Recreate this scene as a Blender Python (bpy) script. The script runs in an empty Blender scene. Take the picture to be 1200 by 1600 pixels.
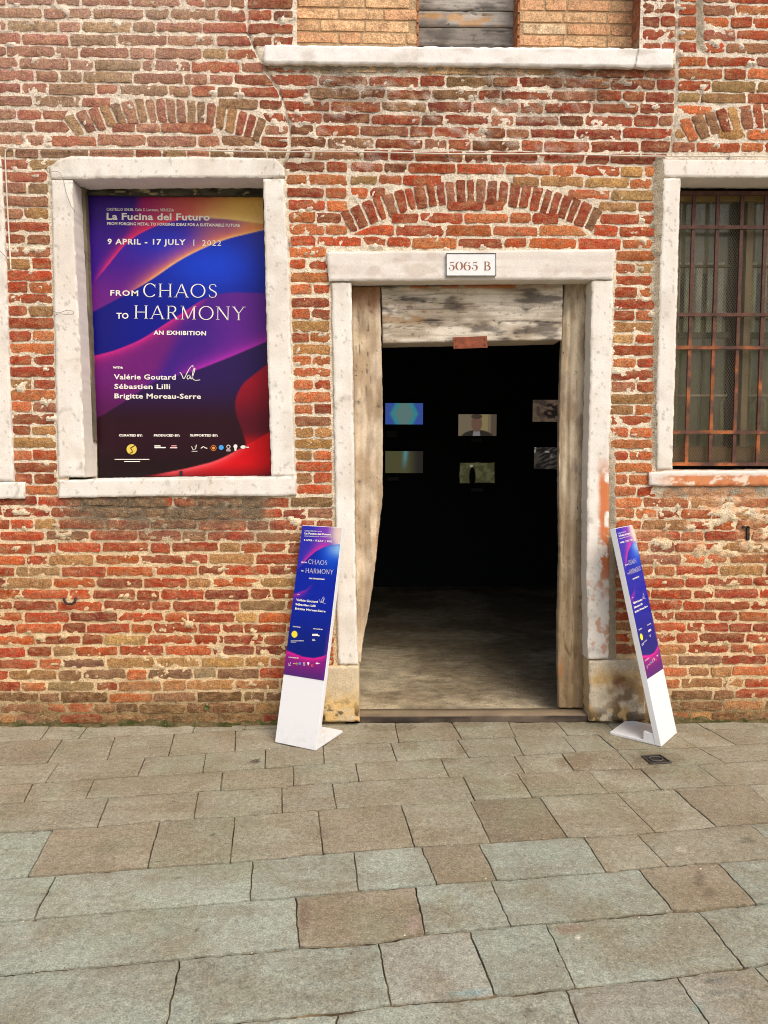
import bpy, math, random
import numpy as np

# ------------------------------------------------------------------ camera, sky, sun, exposure
FPX = 1180.0; EYE = 1.65; DIST = 4.47
def cam_axes(pitch, yaw, roll):
    p, y, r = map(math.radians, (pitch, yaw, roll))
    f = np.array([math.sin(y)*math.cos(p), math.cos(y)*math.cos(p), -math.sin(p)])
    rt = np.cross(f, [0, 0, 1.0]); rt /= np.linalg.norm(rt); up = np.cross(rt, f)
    return rt*math.cos(r)+up*math.sin(r), -rt*math.sin(r)+up*math.cos(r), f
RT, UP, FW = cam_axes(4.6, 1.25, 0.15)
CAM = np.array([0.0, -DIST, EYE])
scene = bpy.context.scene
COL = scene.collection
cam_data = bpy.data.cameras.new("camera")
cam = bpy.data.objects.new("camera", cam_data); COL.objects.link(cam)
from mathutils import Matrix, Vector
cam.matrix_world = Matrix(((RT[0], UP[0], -FW[0], CAM[0]), (RT[1], UP[1], -FW[1], CAM[1]),
                           (RT[2], UP[2], -FW[2], CAM[2]), (0, 0, 0, 1)))
cam_data.sensor_fit = 'VERTICAL'; cam_data.sensor_height = 24.0; cam_data.sensor_width = 18.0
cam_data.lens = FPX/1600*24.0
cam_data.clip_start = 0.05; cam_data.clip_end = 300
scene.camera = cam

SUN_EL, SUN_AZ = 50.0, (0.5, -0.86)
world = bpy.data.worlds.new("World"); scene.world = world; world.use_nodes = True
wn = world.node_tree; bg = wn.nodes["Background"]
sky = wn.nodes.new("ShaderNodeTexSky"); sky.sky_type = 'NISHITA'; sky.sun_disc = False
sky.sun_elevation = math.radians(SUN_EL); sky.sun_rotation = math.atan2(SUN_AZ[0], SUN_AZ[1])
sky.dust_density = 5.0; sky.air_density = 1.0; sky.ozone_density = 0.6
wn.links.new(sky.outputs[0], bg.inputs[0]); bg.inputs[1].default_value = 0.11
sd = bpy.data.lights.new("sun", 'SUN'); sd.energy = 1.5; sd.angle = math.radians(38); sd.color = (1.0, 0.93, 0.855)
sun = bpy.data.objects.new("sun", sd); COL.objects.link(sun)
sdir = Vector((SUN_AZ[0]*math.cos(math.radians(SUN_EL)), SUN_AZ[1]*math.cos(math.radians(SUN_EL)), math.sin(math.radians(SUN_EL))))
sun.rotation_euler = sdir.to_track_quat('Z', 'Y').to_euler()
scene.view_settings.view_transform = 'Standard'; scene.view_settings.look = 'None'
scene.view_settings.gamma = 1.0; scene.view_settings.use_curve_mapping = False
EXPO = 0.50
scene.view_settings.exposure = EXPO
scene.cycles.pixel_filter_type = 'BLACKMAN_HARRIS'; scene.cycles.filter_width = 1.05

# ------------------------------------------------------------------ maths helpers
RND = random.Random(7)
def ray(px, py):
    px = np.asarray(px, float); py = np.asarray(py, float)
    return FW + RT*((px-600)/FPX)[..., None] - UP*((py-800)/FPX)[..., None]
def P(px, py, Y=0.0):            # point of the vertical plane y = Y
    d = ray(px, py); t = (Y-CAM[1])/d[..., 1]; return CAM+d*t[..., None]
def G(px, py, z=0.0):            # point of the horizontal plane z
    d = ray(px, py); t = (z-CAM[2])/d[..., 2]; return CAM+d*t[..., None]
def proj(p):
    d = np.asarray(p, float)-CAM; z = np.maximum(d@FW, 0.05)
    return 600+FPX*(d@RT)/z, 800-FPX*(d@UP)/z
_tab = np.random.RandomState(3).rand(512, 512)
def vnoise(x, y, seed=0):
    x = np.asarray(x, float)+seed*17.31; y = np.asarray(y, float)+seed*9.73
    xi = np.floor(x).astype(int); yi = np.floor(y).astype(int); fx = x-xi; fy = y-yi
    fx = fx*fx*(3-2*fx); fy = fy*fy*(3-2*fy)
    a = _tab[xi % 512, yi % 512]; b = _tab[(xi+1) % 512, yi % 512]
    c = _tab[xi % 512, (yi+1) % 512]; d = _tab[(xi+1) % 512, (yi+1) % 512]
    return (a*(1-fx)+b*fx)*(1-fy)+(c*(1-fx)+d*fx)*fy
def fbm(x, y, o=4, seed=0):
    s = 0; a = 0.5; n = 0
    for i in range(o):
        s = s+a*vnoise(x, y, seed+i*5); n += a; a *= .5; x = np.asarray(x)*2.03; y = np.asarray(y)*2.03
    return s/n
def sst(a, b, x):
    t = np.clip((x-a)/(b-a), 0, 1); return t*t*(3-2*t)
def lin(c):
    c = np.asarray(c, float)/255.0
    return np.where(c <= 0.04045, c/12.92, ((c+0.055)/1.055)**2.4)
def mixc(a, b, t):
    return a*(1-t[..., None])+b*t[..., None]

# ------------------------------------------------------------------ object helpers
def tag(o, label=None, cat=None, group=None, kind=None):
    if label: o['label'] = label
    if cat: o['category'] = cat
    if group: o['group'] = group
    if kind: o['kind'] = kind
    return o
def empty(name, loc, label=None, cat=None, group=None, rz=0):
    o = bpy.data.objects.new(name, None); COL.objects.link(o); o.location = loc; o.rotation_euler = (0, 0, rz)
    o.empty_display_size = .1
    return tag(o, label, cat, group)
def part_empty(name, parent):
    o = bpy.data.objects.new(name, None); COL.objects.link(o); o.parent = parent; o.empty_display_size = .1
    return o
def mesh_np(name, V, F, mat, parent=None, col=None, smooth=True, center=True):
    """V (n,3) world coordinates, F list of faces or (m,k) array"""
    V = np.asarray(V, float)
    c = (V.min(0)+V.max(0))/2 if center else np.zeros(3)
    me = bpy.data.meshes.new(name)
    me.vertices.add(len(V)); me.vertices.foreach_set('co', (V-c).ravel())
    if isinstance(F, np.ndarray):
        lt = np.full(len(F), F.shape[1]); ls = np.arange(len(F))*F.shape[1]; fl = F.ravel()
    else:
        lt = np.array([len(f) for f in F]); ls = np.concatenate([[0], np.cumsum(lt)[:-1]]); fl = np.concatenate([np.asarray(f) for f in F])
    me.loops.add(len(fl)); me.loops.foreach_set('vertex_index', fl.astype(np.int32))
    me.polygons.add(len(lt)); me.polygons.foreach_set('loop_start', ls.astype(np.int32))
    me.polygons.foreach_set('loop_total', lt.astype(np.int32))
    me.polygons.foreach_set('use_smooth', np.full(len(lt), bool(smooth)))
    if col is not None:
        col = np.asarray(col, float)
        if col.ndim == 1: col = np.tile(col, (len(V), 1))
        a = me.attributes.new('col', 'FLOAT_COLOR', 'POINT')
        a.data.foreach_set('color', np.concatenate([col[:, :3], np.ones((len(V), 1))], 1).ravel())
    me.update(calc_edges=True); me.validate()
    if mat: me.materials.append(mat)
    o = bpy.data.objects.new(name, me); COL.objects.link(o)
    if parent is not None:
        o.parent = parent
        o.matrix_parent_inverse = Matrix.Identity(4)
        w = world_of(parent)
        o.matrix_local = w.inverted() @ Matrix.Translation(c)
    else:
        o.location = c
    return o
def world_of(o):
    m = Matrix.LocRotScale(o.location, o.rotation_euler, o.scale)
    return (world_of(o.parent) @ m) if o.parent else m
def grid_faces(n, m):
    i = np.arange(n-1)[:, None]*m+np.arange(m-1)[None, :]
    return np.stack([i, i+m, i+m+1, i+1], -1).reshape(-1, 4)
def resample(poly, t):
    p = np.asarray(poly, float); d = np.r_[0, np.cumsum(np.hypot(*np.diff(p, axis=0).T))]; d /= d[-1]
    return np.stack([np.interp(t, d, p[:, 0]), np.interp(t, d, p[:, 1])], -1)
class MB:                        # collects boxes etc.
    def __init__(s): s.V = []; s.F = []; s.C = []; s.n = 0
    def add(s, V, F, c=None):
        V = np.asarray(V, float); s.V.append(V)
        for f in F: s.F.append([i+s.n for i in f])
        s.C.append(np.tile(np.asarray(c if c is not None else (1, 1, 1), float), (len(V), 1)) if c is None or np.ndim(c) == 1 else c)
        s.n += len(V); return s
    def box(s, a, b, c=None):
        x0, y0, z0 = a; x1, y1, z1 = b
        V = [(x0, y0, z0), (x1, y0, z0), (x1, y1, z0), (x0, y1, z0), (x0, y0, z1), (x1, y0, z1), (x1, y1, z1), (x0, y1, z1)]
        return s.add(V, [(0, 3, 2, 1), (4, 5, 6, 7), (0, 1, 5, 4), (1, 2, 6, 5), (2, 3, 7, 6), (3, 0, 4, 7)], c)
    def beam(s, p, q, w, d, c=None, n=1, side=(0, 1, 0), colfn=None):
        """bar from p to q, w wide across, d deep along side"""
        p = np.array(p, float); q = np.array(q, float); ax = (q-p)/np.linalg.norm(q-p)
        sd_ = np.array(side, float); u = np.cross(ax, sd_); u /= np.linalg.norm(u)
        V = []
        for k in range(n+1):
            o = p+(q-p)*k/n
            for su, sv in ((-1, -1), (1, -1), (1, 1), (-1, 1)): V.append(o+u*su*w/2+sd_*sv*d/2)
        F = [(0, 1, 2, 3), tuple(4*n+i for i in (3, 2, 1, 0))]
        for k in range(n):
            for i in range(4):
                a = 4*k+i; b = 4*k+(i+1) % 4; F.append((a, a+4, b+4, b))
        V = np.array(V)
        return s.add(V, F, colfn(V) if colfn else c)
    def tube(s, pts, r, c=None, seg=6):
        pts = np.asarray(pts, float); n = len(pts); V = []
        for i in range(n):
            t = pts[min(i+1, n-1)]-pts[max(i-1, 0)]; t = t/(np.linalg.norm(t)+1e-9)
            a = np.cross(t, (0, 1, 0.01)); a /= np.linalg.norm(a)+1e-9; b = np.cross(t, a)
            for k in range(seg):
                th = 2*math.pi*k/seg; V.append(pts[i]+r*(a*math.cos(th)+b*math.sin(th)))
        F = []
        for i in range(n-1):
            for k in range(seg): F.append((i*seg+k, i*seg+(k+1) % seg, (i+1)*seg+(k+1) % seg, (i+1)*seg+k))
        F.append(tuple(range(seg))); F.append(tuple((n-1)*seg+k for k in reversed(range(seg))))
        return s.add(V, F, c)
    def build(s, name, mat, parent=None, smooth=False):
        return mesh_np(name, np.concatenate(s.V), s.F, mat, parent, np.concatenate(s.C), smooth)

# ------------------------------------------------------------------ materials
def mat_base(name):
    m = bpy.data.materials.new(name); m.use_nodes = True
    nt = m.node_tree; b = nt.nodes["Principled BSDF"]; return m, nt, b
class NT:
    def __init__(s, nt): s.nt = nt; s.N = nt.nodes; s.L = nt.links
    def new(s, t, **k):
        n = s.N.new(t)
        for a, v in k.items(): setattr(n, a, v)
        return n
    def pos(s, scale=(1, 1, 1)):
        g = s.new("ShaderNodeNewGeometry"); mp = s.new("ShaderNodeMapping"); mp.inputs['Scale'].default_value = scale
        s.L.new(g.outputs['Position'], mp.inputs[0]); return mp.outputs[0]
    def noise(s, vec, scale, detail=3, rough=.55, dist=0):
        n = s.new("ShaderNodeTexNoise"); n.inputs['Scale'].default_value = scale; n.inputs['Detail'].default_value = detail
        n.inputs['Roughness'].default_value = rough; n.inputs['Distortion'].default_value = dist
        s.L.new(vec, n.inputs['Vector']); return n.outputs['Fac']
    def ramp(s, v, a, b, c0=0., c1=1.):
        n = s.new("ShaderNodeMapRange"); n.clamp = True
        for i, x in enumerate((a, b, c0, c1)): n.inputs[i+1].default_value = x
        s.L.new(v, n.inputs[0]); return n.outputs[0]
    def math(s, op, a, b):
        n = s.new("ShaderNodeMath", operation=op)
        for i, x in enumerate((a, b)):
            if isinstance(x, (int, float)): n.inputs[i].default_value = x
            else: s.L.new(x, n.inputs[i])
        return n.outputs[0]
    def mix(s, f, a, b, mode='MIX'):
        n = s.new("ShaderNodeMix", data_type='RGBA', blend_type=mode)
        for i, x in ((0, f), (6, a), (7, b)):
            if isinstance(x, (int, float)): n.inputs[i].default_value = x
            elif isinstance(x, (tuple, list, np.ndarray)): n.inputs[i].default_value = (*[float(q) for q in x[:3]], 1)
            else: s.L.new(x, n.inputs[i])
        return n.outputs[2]
    def scale(s, col, f):
        n = s.new("ShaderNodeVectorMath", operation='SCALE'); s.L.new(col, n.inputs[0])
        if isinstance(f, (int, float)): n.inputs['Scale'].default_value = f
        else: s.L.new(f, n.inputs['Scale'])
        return n.outputs[0]
    def bump(s, h, strength, dist, bsdf):
        n = s.new("ShaderNodeBump"); n.inputs['Strength'].default_value = strength; n.inputs['Distance'].default_value = dist
        s.L.new(h, n.inputs['Height']); s.L.new(n.outputs[0], bsdf.inputs['Normal'])
    def attr(s): return s.new("ShaderNodeAttribute", attribute_name='col').outputs['Color']

def mat_rough(name, s1, s2, v1=(.75, 1.2), v2=(.8, 1.2), rough=.9, bump=.6, bd=.004, light=None, dark=None, spec=.3, stretch=(1, 1, 1)):
    """surface whose base colour is the mesh attribute, mottled at two scales, with optional light / dark flecks"""
    m, nt, b = mat_base(name); t = NT(nt); p = t.pos(stretch)
    n1 = t.noise(p, s1, 4, .6); n2 = t.noise(p, s2, 3, .65)
    c = t.scale(t.attr(), t.ramp(n1, .3, .7, *v1)); c = t.scale(c, t.ramp(n2, .28, .72, *v2))
    h = t.math('ADD', t.math('MULTIPLY', n1, .6), n2)
    for fl in (light, dark):
        if fl:
            col, sc, th, wd, amt = fl
            f = t.ramp(t.noise(p, sc, 4, .7), th, th+wd, 0, amt); c = t.mix(f, c, tuple(col))
    nt.links.new(c, b.inputs['Base Color']); b.inputs['Roughness'].default_value = rough
    b.inputs['Specular IOR Level'].default_value = spec
    t.bump(h, bump, bd, b); return m
M = {}
def mat_brick():
    m, nt, b = mat_base('weathered_brick'); t = NT(nt); p = t.pos(); p2 = t.pos((1, 1, 2.6))
    c = t.attr()
    c = t.mix(t.ramp(t.noise(p2, 11, 4, .65), .42, .68, 0, .55), c, tuple(lin((186, 150, 108))))      # sandy faces where the skin is gone
    c = t.mix(t.ramp(t.noise(p, 19, 4, .7, .6), .52, .70, 0, .5), c, tuple(lin((120, 74, 56))))
    n1 = t.noise(p, 33, 5, .7); n2 = t.noise(p, 120, 4, .75)
    c = t.scale(c, t.ramp(n1, .3, .7, .66, 1.30)); c = t.scale(c, t.ramp(n2, .32, .68, .52, 1.50))
    c = t.mix(t.ramp(t.noise(p, 26, 5, .75, .4), .585, .68, 0, .38), c, tuple(lin((214, 196, 168))))     # lime bloom and smeared mortar
    c = t.mix(t.ramp(t.noise(p, 85, 3, .7), .655, .70, 0, .8), c, tuple(lin((58, 42, 34))))            # pits
    nt.links.new(c, b.inputs['Base Color']); b.inputs['Roughness'].default_value = .93; b.inputs['Specular IOR Level'].default_value = .2
    t.bump(t.math('ADD', n1, t.math('MULTIPLY', n2, .8)), 1.0, .010, b); return m
M['brick'] = mat_brick()
M['mortar'] = mat_rough('lime_mortar', 22, 110, (.86, 1.24), (.74, 1.34), .95, 1.0, .010,
                        light=None, dark=(lin((70, 56, 44)), 60, .645, .04, .85), spec=.15)
M['stone'] = mat_rough('istrian_stone', 9, 130, (.93, 1.05), (.9, 1.08), .75, .5, .0022, dark=(lin((150, 140, 128)), 60, .66, .1, .35), spec=.3)
M['plinth'] = mat_rough('plinth_stone', 25, 130, (.85, 1.1), (.85, 1.15), .85, .8, .005, dark=(lin((75, 60, 42)), 70, .62, .06, .6), spec=.25)
def mat_slab():
    m, nt, b = mat_base('trachyte_slab'); t = NT(nt); p = t.pos(); c = t.attr()
    c = t.mix(t.ramp(t.noise(p, 3.1, 6, .7, .6), .44, .64, 0, .55), c, tuple(lin((132, 118, 92))))
    c = t.mix(t.ramp(t.noise(p, 6.5, 6, .72, .8), .53, .70, 0, .42), c, tuple(lin((112, 108, 90))))
    c = t.mix(t.ramp(t.noise(p, 9, 5, .7), .56, .70, 0, .3), c, tuple(lin((164, 158, 142))))
    n1 = t.noise(p, 42, 5, .72); n2 = t.noise(p, 150, 4, .8)
    c = t.scale(c, t.ramp(n1, .3, .7, .70, 1.26)); c = t.scale(c, t.ramp(n2, .32, .68, .52, 1.46))
    c = t.mix(t.ramp(t.noise(p, 95, 2, .6), .68, .72, 0, .75), c, tuple(lin((206, 200, 184))))
    c = t.mix(t.ramp(t.noise(p, 48, 3, .6), .69, .73, 0, .7), c, tuple(lin((58, 52, 42))))
    nt.links.new(c, b.inputs['Base Color']); b.inputs['Roughness'].default_value = .78; b.inputs['Specular IOR Level'].default_value = .3
    t.bump(t.math('ADD', n1, t.math('MULTIPLY', n2, .6)), .9, .006, b); return m
M['slab'] = mat_slab()
M['dirt'] = mat_rough('joint_dirt', 18, 90, (.7, 1.3), (.7, 1.3), .95, .8, .006, light=(lin((190, 175, 150)), 60, .62, .08, .6), spec=.1)
M['wood'] = mat_rough('weathered_wood', 10, 120, (.88, 1.1), (.86, 1.12), .85, .4, .002, spec=.2)
M['iron'] = mat_rough('rusty_iron', 25, 120, (.6, 1.35), (.75, 1.25), .75, .6, .002, light=(lin((180, 108, 60)), 22, .62, .1, .2), spec=.4)
M['floor'] = mat_rough('trodden_floor', 9, 70, (.62, 1.35), (.62, 1.4), .65, 1.0, .010, light=(lin((190, 178, 150)), 22, .62, .03, .4), dark=(lin((60, 52, 42)), 30, .62, .04, .6), spec=.35, stretch=(1, 1.6, 1))
M['boards'] = mat_rough('painted_boards', 8, 60, (.75, 1.2), (.85, 1.12), .8, .4, .003, spec=.2, stretch=(1, 1, .4))
def mat_plain(name, col=None, rough=.5, spec=.5, metallic=0):
    m, nt, b = mat_base(name); t = NT(nt)
    p = t.pos(); n = t.noise(p, 30, 3)
    src = t.attr() if col is None else None
    if src is None:
        r = nt.nodes.new("ShaderNodeRGB"); r.outputs[0].default_value = (*[float(x) for x in col], 1); src = r.outputs[0]
    nt.links.new(t.scale(src, t.ramp(n, .3, .7, .95, 1.04)), b.inputs['Base Color'])
    b.inputs['Roughness'].default_value = rough; b.inputs['Specular IOR Level'].default_value = spec; b.inputs['Metallic'].default_value = metallic
    return m
M['print'] = mat_plain('printed_vinyl', None, .38, .25)
M['ink'] = mat_plain('white_ink', lin((240, 236, 228)), .5, .2)
M['inkcol'] = mat_plain('coloured_ink', None, .5, .2)
M['lacquer'] = mat_plain('white_lacquer', (.80, .81, .82), .35, .4)
def mat_lacquer():
    m, nt, b = mat_base('scuffed_white_lacquer'); t = NT(nt); p = t.pos()
    g = nt.nodes.new("ShaderNodeSeparateXYZ"); nt.links.new(p, g.inputs[0])
    low = t.ramp(g.outputs[2], .16, .0, 0, 1)
    f = t.math('MULTIPLY', low, t.ramp(t.noise(p, 34, 5, .7), .48, .66, .04, .20))
    f2 = t.ramp(t.noise(t.pos((1, 1, .35)), 60, 4, .7), .64, .70, 0, .22)
    c = t.mix(f, (.80, .815, .83), tuple(lin((150, 138, 118)))); c = t.mix(f2, c, tuple(lin((178, 176, 172))))
    nt.links.new(c, b.inputs['Base Color']); b.inputs['Roughness'].default_value = .38; return m
M['lacquer'] = mat_lacquer()
M['enamel'] = mat_plain('white_enamel', (.80, .81, .80), .3, .5)
M['black'] = mat_plain('black_cloth', (.030, .034, .040), .95, .1)
M['cable'] = mat_plain('pale_cable', lin((214, 206, 192)), .6, .3)
M['wire'] = mat_plain('dull_wire', lin((110, 100, 88)), .6, .3)
M['leaf'] = mat_plain('weed_leaf', (.08, .16, .035), .6, .3)
M['card'] = mat_plain('grey_card', (.12, .12, .13), .8, .2)
def mat_screen():
    m = bpy.data.materials.new('lit_screen'); m.use_nodes = True; nt = m.node_tree; nt.nodes.clear()
    o = nt.nodes.new("ShaderNodeOutputMaterial"); e = nt.nodes.new("ShaderNodeEmission")
    a = nt.nodes.new("ShaderNodeAttribute"); a.attribute_name = 'col'
    nt.links.new(a.outputs['Color'], e.inputs[0]); e.inputs[1].default_value = 1/2**EXPO
    nt.links.new(e.outputs[0], o.inputs[0]); return m
M['screen'] = mat_screen()
def mat_glass():
    m = bpy.data.materials.new('dusty_glass'); m.use_nodes = True; nt = m.node_tree; nt.nodes.clear(); t = NT(nt)
    o = nt.nodes.new("ShaderNodeOutputMaterial")
    tr = nt.nodes.new("ShaderNodeBsdfTransparent"); tr.inputs[0].default_value = (.93, .95, .88, 1)
    gl = nt.nodes.new("ShaderNodeBsdfGlossy"); gl.inputs['Roughness'].default_value = .04
    df = nt.nodes.new("ShaderNodeBsdfDiffuse"); df.inputs[0].default_value = (.42, .41, .36, 1)
    fr = nt.nodes.new("ShaderNodeFresnel"); fr.inputs[0].default_value = 1.5
    m1 = nt.nodes.new("ShaderNodeMixShader"); m2 = nt.nodes.new("ShaderNodeMixShader")
    nt.links.new(t.ramp(t.noise(t.pos(), 9, 4), .40, .78, .0, .28), m1.inputs[0])
    nt.links.new(tr.outputs[0], m1.inputs[1]); nt.links.new(df.outputs[0], m1.inputs[2])
    nt.links.new(fr.outputs[0], m2.inputs[0]); nt.links.new(m1.outputs[0], m2.inputs[1]); nt.links.new(gl.outputs[0], m2.inputs[2])
    nt.links.new(m2.outputs[0], o.inputs[0]); return m
M['glass'] = mat_glass()

# ------------------------------------------------------------------ relief panels (stones, timbers)
def panel(name, A, B, yf, yb, mat, parent, colfn, step=.008, amp=.002, edge=.003, bevel=.006, dispfn=None, seed=1, smooth=True):
    """Solid block: front outline between two photo-measured polylines A and B on plane y=yf, real depth back to yb"""
    a0 = P(*resample(A, np.linspace(0, 1, 30)).T, yf); b0 = P(*resample(B, np.linspace(0, 1, 30)).T, yf)
    L = max(np.linalg.norm(np.diff(a0, axis=0), axis=1).sum(), .05); W = np.linalg.norm(a0-b0, axis=1).mean()
    n = max(4, int(L/step)+1); m = max(4, int(W/step)+1)
    t = np.linspace(0, 1, n); s = np.linspace(0, 1, m)
    a = P(*resample(A, t).T, yf); b = P(*resample(B, t).T, yf)
    V = a[:, None]*(1-s)[None, :, None]+b[:, None]*s[None, :, None]
    X, Z = V[..., 0].copy(), V[..., 2].copy()
    # ragged edges
    j = (fbm(X*28, Z*28, 3, seed)-.5)*2*edge; k = (fbm(X*28, Z*28, 3, seed+3)-.5)*2*edge
    rim = np.zeros((n, m)); rim[0] = rim[-1] = 1; rim[:, 0] = rim[:, -1] = 1
    rim2 = np.zeros((n, m)); rim2[1] = rim2[-2] = 1; rim2[:, 1] = rim2[:, -2] = 1; w = np.maximum(rim, rim2*.7)
    V[..., 0] += j*w; V[..., 2] += k*w
    V[..., 1] += (fbm(X*9, Z*9, 4, seed+9)-.5)*2*amp
    if dispfn is not None: V[..., 1] += dispfn(X, Z, t[:, None]+0*X, s[None, :]+0*X)
    V[..., 1] += rim*bevel*(.6+.8*fbm(X*40, Z*40, 2, seed+5))
    px, py = proj(V)
    c = colfn(px, py, X, Z, t[:, None]+0*X, s[None, :]+0*X)
    V = V.reshape(-1, 3); c = np.broadcast_to(c, (n, m, 3)).reshape(-1, 3)
    F = grid_faces(n, m)
    ring = np.concatenate([np.arange(m), np.arange(1, n)*m+m-1, (n-1)*m+np.arange(m-2, -1, -1), np.arange(n-2, 0, -1)*m])
    R0 = V[ring].copy(); R1 = R0.copy(); R1[:, 1] = yb
    base = len(V); r = len(ring)
    V = np.concatenate([V, R0, R1]); cs = np.tile(np.median(c, 0), (r, 1)); c = np.concatenate([c, cs, cs])
    i = np.arange(r); F2 = np.stack([base+i, base+(i+1) % r, base+r+(i+1) % r, base+r+i], -1)
    # consistent winding
    d1 = np.cross(V[F[0, 1]]-V[F[0, 0]], V[F[0, 3]]-V[F[0, 0]])
    if d1[1] > 0: F = F[:, ::-1]; F2 = F2[:, ::-1]
    return mesh_np(name, V, np.concatenate([F, F2]), mat, parent, c, smooth)

STONE = lin((233, 228, 219)); STONE2 = lin((210, 201, 188)); PINKST = lin((230, 220, 208))
def col_stone(px, py, X, Z, t, s):
    n = fbm(X*6, Z*6, 4, 21); q = fbm(X*40, Z*3, 3, 25)
    c = mixc(STONE, STONE2, sst(.5, .75, n)*.6)
    c = mixc(c, PINKST, sst(.45, .65, q)*.5)
    c = mixc(c, lin((150, 138, 118)), sst(.70, .85, fbm(X*14, Z*14, 4, 31))*.35)
    e = np.minimum(np.minimum(s, 1-s)*.13, np.minimum(t, 1-t)*1.2); g = fbm(X*26, Z*26, 4, 34)
    c = mixc(c, lin((140, 126, 104)), sst(.010, .0, e)*sst(.42, .64, g)*.6)
    c = mixc(c, lin((120, 108, 92)), sst(.72, .78, fbm(X*60, Z*34, 3, 36))*.4)
    return c
def col_lintel(px, py, X, Z, t, s):
    c = mixc(lin((218, 209, 199)), lin((228, 221, 212)), sst(.35, .65, fbm(X*2, Z*30, 3, 8)))
    return mixc(c, lin((190, 175, 160)), sst(.6, .75, fbm(X*8, Z*12, 4, 12))*.5)

# ------------------------------------------------------------------ brick wall
wall = empty('brick_wall', (0, 0, 0), 'weathered red brick facade with pale lime joints, brick relieving arches and mossy foot', 'wall')
BRICKC = {'R1': (172, 80, 54), 'R2': (160, 74, 54), 'R3': (190, 80, 46), 'O1': (208, 120, 74), 'O2': (200, 100, 52), 'T1': (182, 138, 88),
          'T2': (166, 138, 96), 'G1': (150, 114, 86), 'P1': (176, 116, 94), 'D1': (128, 68, 52), 'Y1': (202, 160, 104), 'N1': (240, 196, 150),
          'N2': (236, 182, 138), 'N3': (242, 214, 176), 'M1': (130, 100, 68), 'W1': (178, 160, 128)}
def zone_weights(px, py):
    if py < 110 and 460 < px < 1004: return dict(N1=.4, N2=.35, N3=.15, O1=.1)
    if px > 1062 and py < 260: return dict(O1=.3, R3=.22, R1=.16, T1=.17, P1=.15)
    if 395 < px < 1062 and py < 262: return dict(D1=.2, R2=.42, R1=.2, G1=.08, P1=.1)
    if px < 460 and py < 265: return dict(P1=.34, R1=.32, R2=.14, G1=.13, T2=.07)
    if py < 775:
        if px < 80: return dict(R1=.34, O1=.22, R3=.2, T1=.12, P1=.12) if py > 400 else dict(R1=.35, P1=.3, R2=.15, T2=.1, T1=.1)
        if 520 < px < 960 and py > 300: return dict(O1=.25, R3=.4, R1=.2, O2=.15)
        return dict(O1=.33, R3=.22, T1=.14, R1=.16, Y1=.07, P1=.08)
    if px > 955 and py < 905: return dict(O1=.34, O2=.2, R3=.22, T1=.14, P1=.1)
    if py > 1085: return dict(M1=.34, G1=.2, T1=.2, R1=.16, O1=.1)
    if py > 1020: return dict(T1=.22, O1=.22, G1=.12, R1=.22, R3=.12, T2=.1)
    if py < 850: return dict(R2=.25, G1=.15, R1=.3, T1=.1, R3=.2)
    return dict(R3=.42, R1=.24, O2=.14, T1=.08, R2=.07, Y1=.02, T2=.03)
FIXED = [((493, 262, 545, 326), 'O1'), ((934, 262, 994, 326), 'Y1'), ((576, 262, 640, 276), 'O2'), ((706, 248, 760, 264), 'T2'),
         ((996, 300, 1030, 320), 'W1'), ((286, 1040, 326, 1052), 'W1'), ((1062, 90, 1092, 108), 'O2'), ((1075, 135, 1150, 155), 'T2')]
def tone(c):
    c = lin(c); l = (c*np.array([.3, .55, .15])).sum(); return (c*.93+l*.06*np.array([1.0, .85, .6]))*np.array([.88, .785, .71])
def brick_col(px, py, rnd):
    for (a, b, c, d), k in FIXED:
        if a < px < c and b < py < d: base = BRICKC[k]; break
    else:
        w = zone_weights(px, py); r = rnd.random()*sum(w.values()); key = None
        for key, v in w.items():
            r -= v
            if r <= 0: break
        base = BRICKC[key]
    f = rnd.uniform(.88, 1.13)
    return tone(np.clip(np.array(base)*f+np.array([rnd.uniform(-7, 7), rnd.uniform(-5, 5), rnd.uniform(-5, 5)]), 0, 255))
def stain_and_glare(px, py, X, Z, c):
    """dirt with shapes of its own: soot under the upper sill, damp foot, black patches under the window sills; also lens glare painted pale at upper left"""
    n = fbm(X*7, Z*9, 4, 41); n2 = fbm(X*20, Z*24, 3, 45)
    a = sst(420, 520, px)*sst(1060, 900, px)*sst(98, 112, py)*sst(235, 130, py)*sst(.42, .66, n)
    c = mixc(c, lin((84, 66, 54)), a*.62)
    a = sst(1068, 1125, py)*sst(.3, .62, n)
    c = mixc(c, lin((96, 80, 50)), a*.5)
    a = sst(772, 780, py)*sst(870, 795, py)*sst(60, 140, px)*sst(450, 400, px)*sst(.28, .5, n)
    c = mixc(c, lin((112, 98, 80)), a)
    a = sst(500, 200, px)*sst(420, 0, py)*.30  # lens glare put into the wall colour, paler towards the upper left
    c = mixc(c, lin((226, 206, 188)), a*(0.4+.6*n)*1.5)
    a = sst(.62, .72, n2)*sst(400, 600, px)*sst(1000, 800, px)*sst(80, 130, py)*sst(330, 240, py)
    c = mixc(c, lin((225, 215, 200)), a*.5)
    a = sst(960, 1010, px)*sst(745, 770, py)*sst(900, 830, py)*sst(.5, .62, fbm(X*11, Z*13, 4, 52))
    c = mixc(c, lin((205, 150, 108)), a*.7)
    return c

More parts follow.
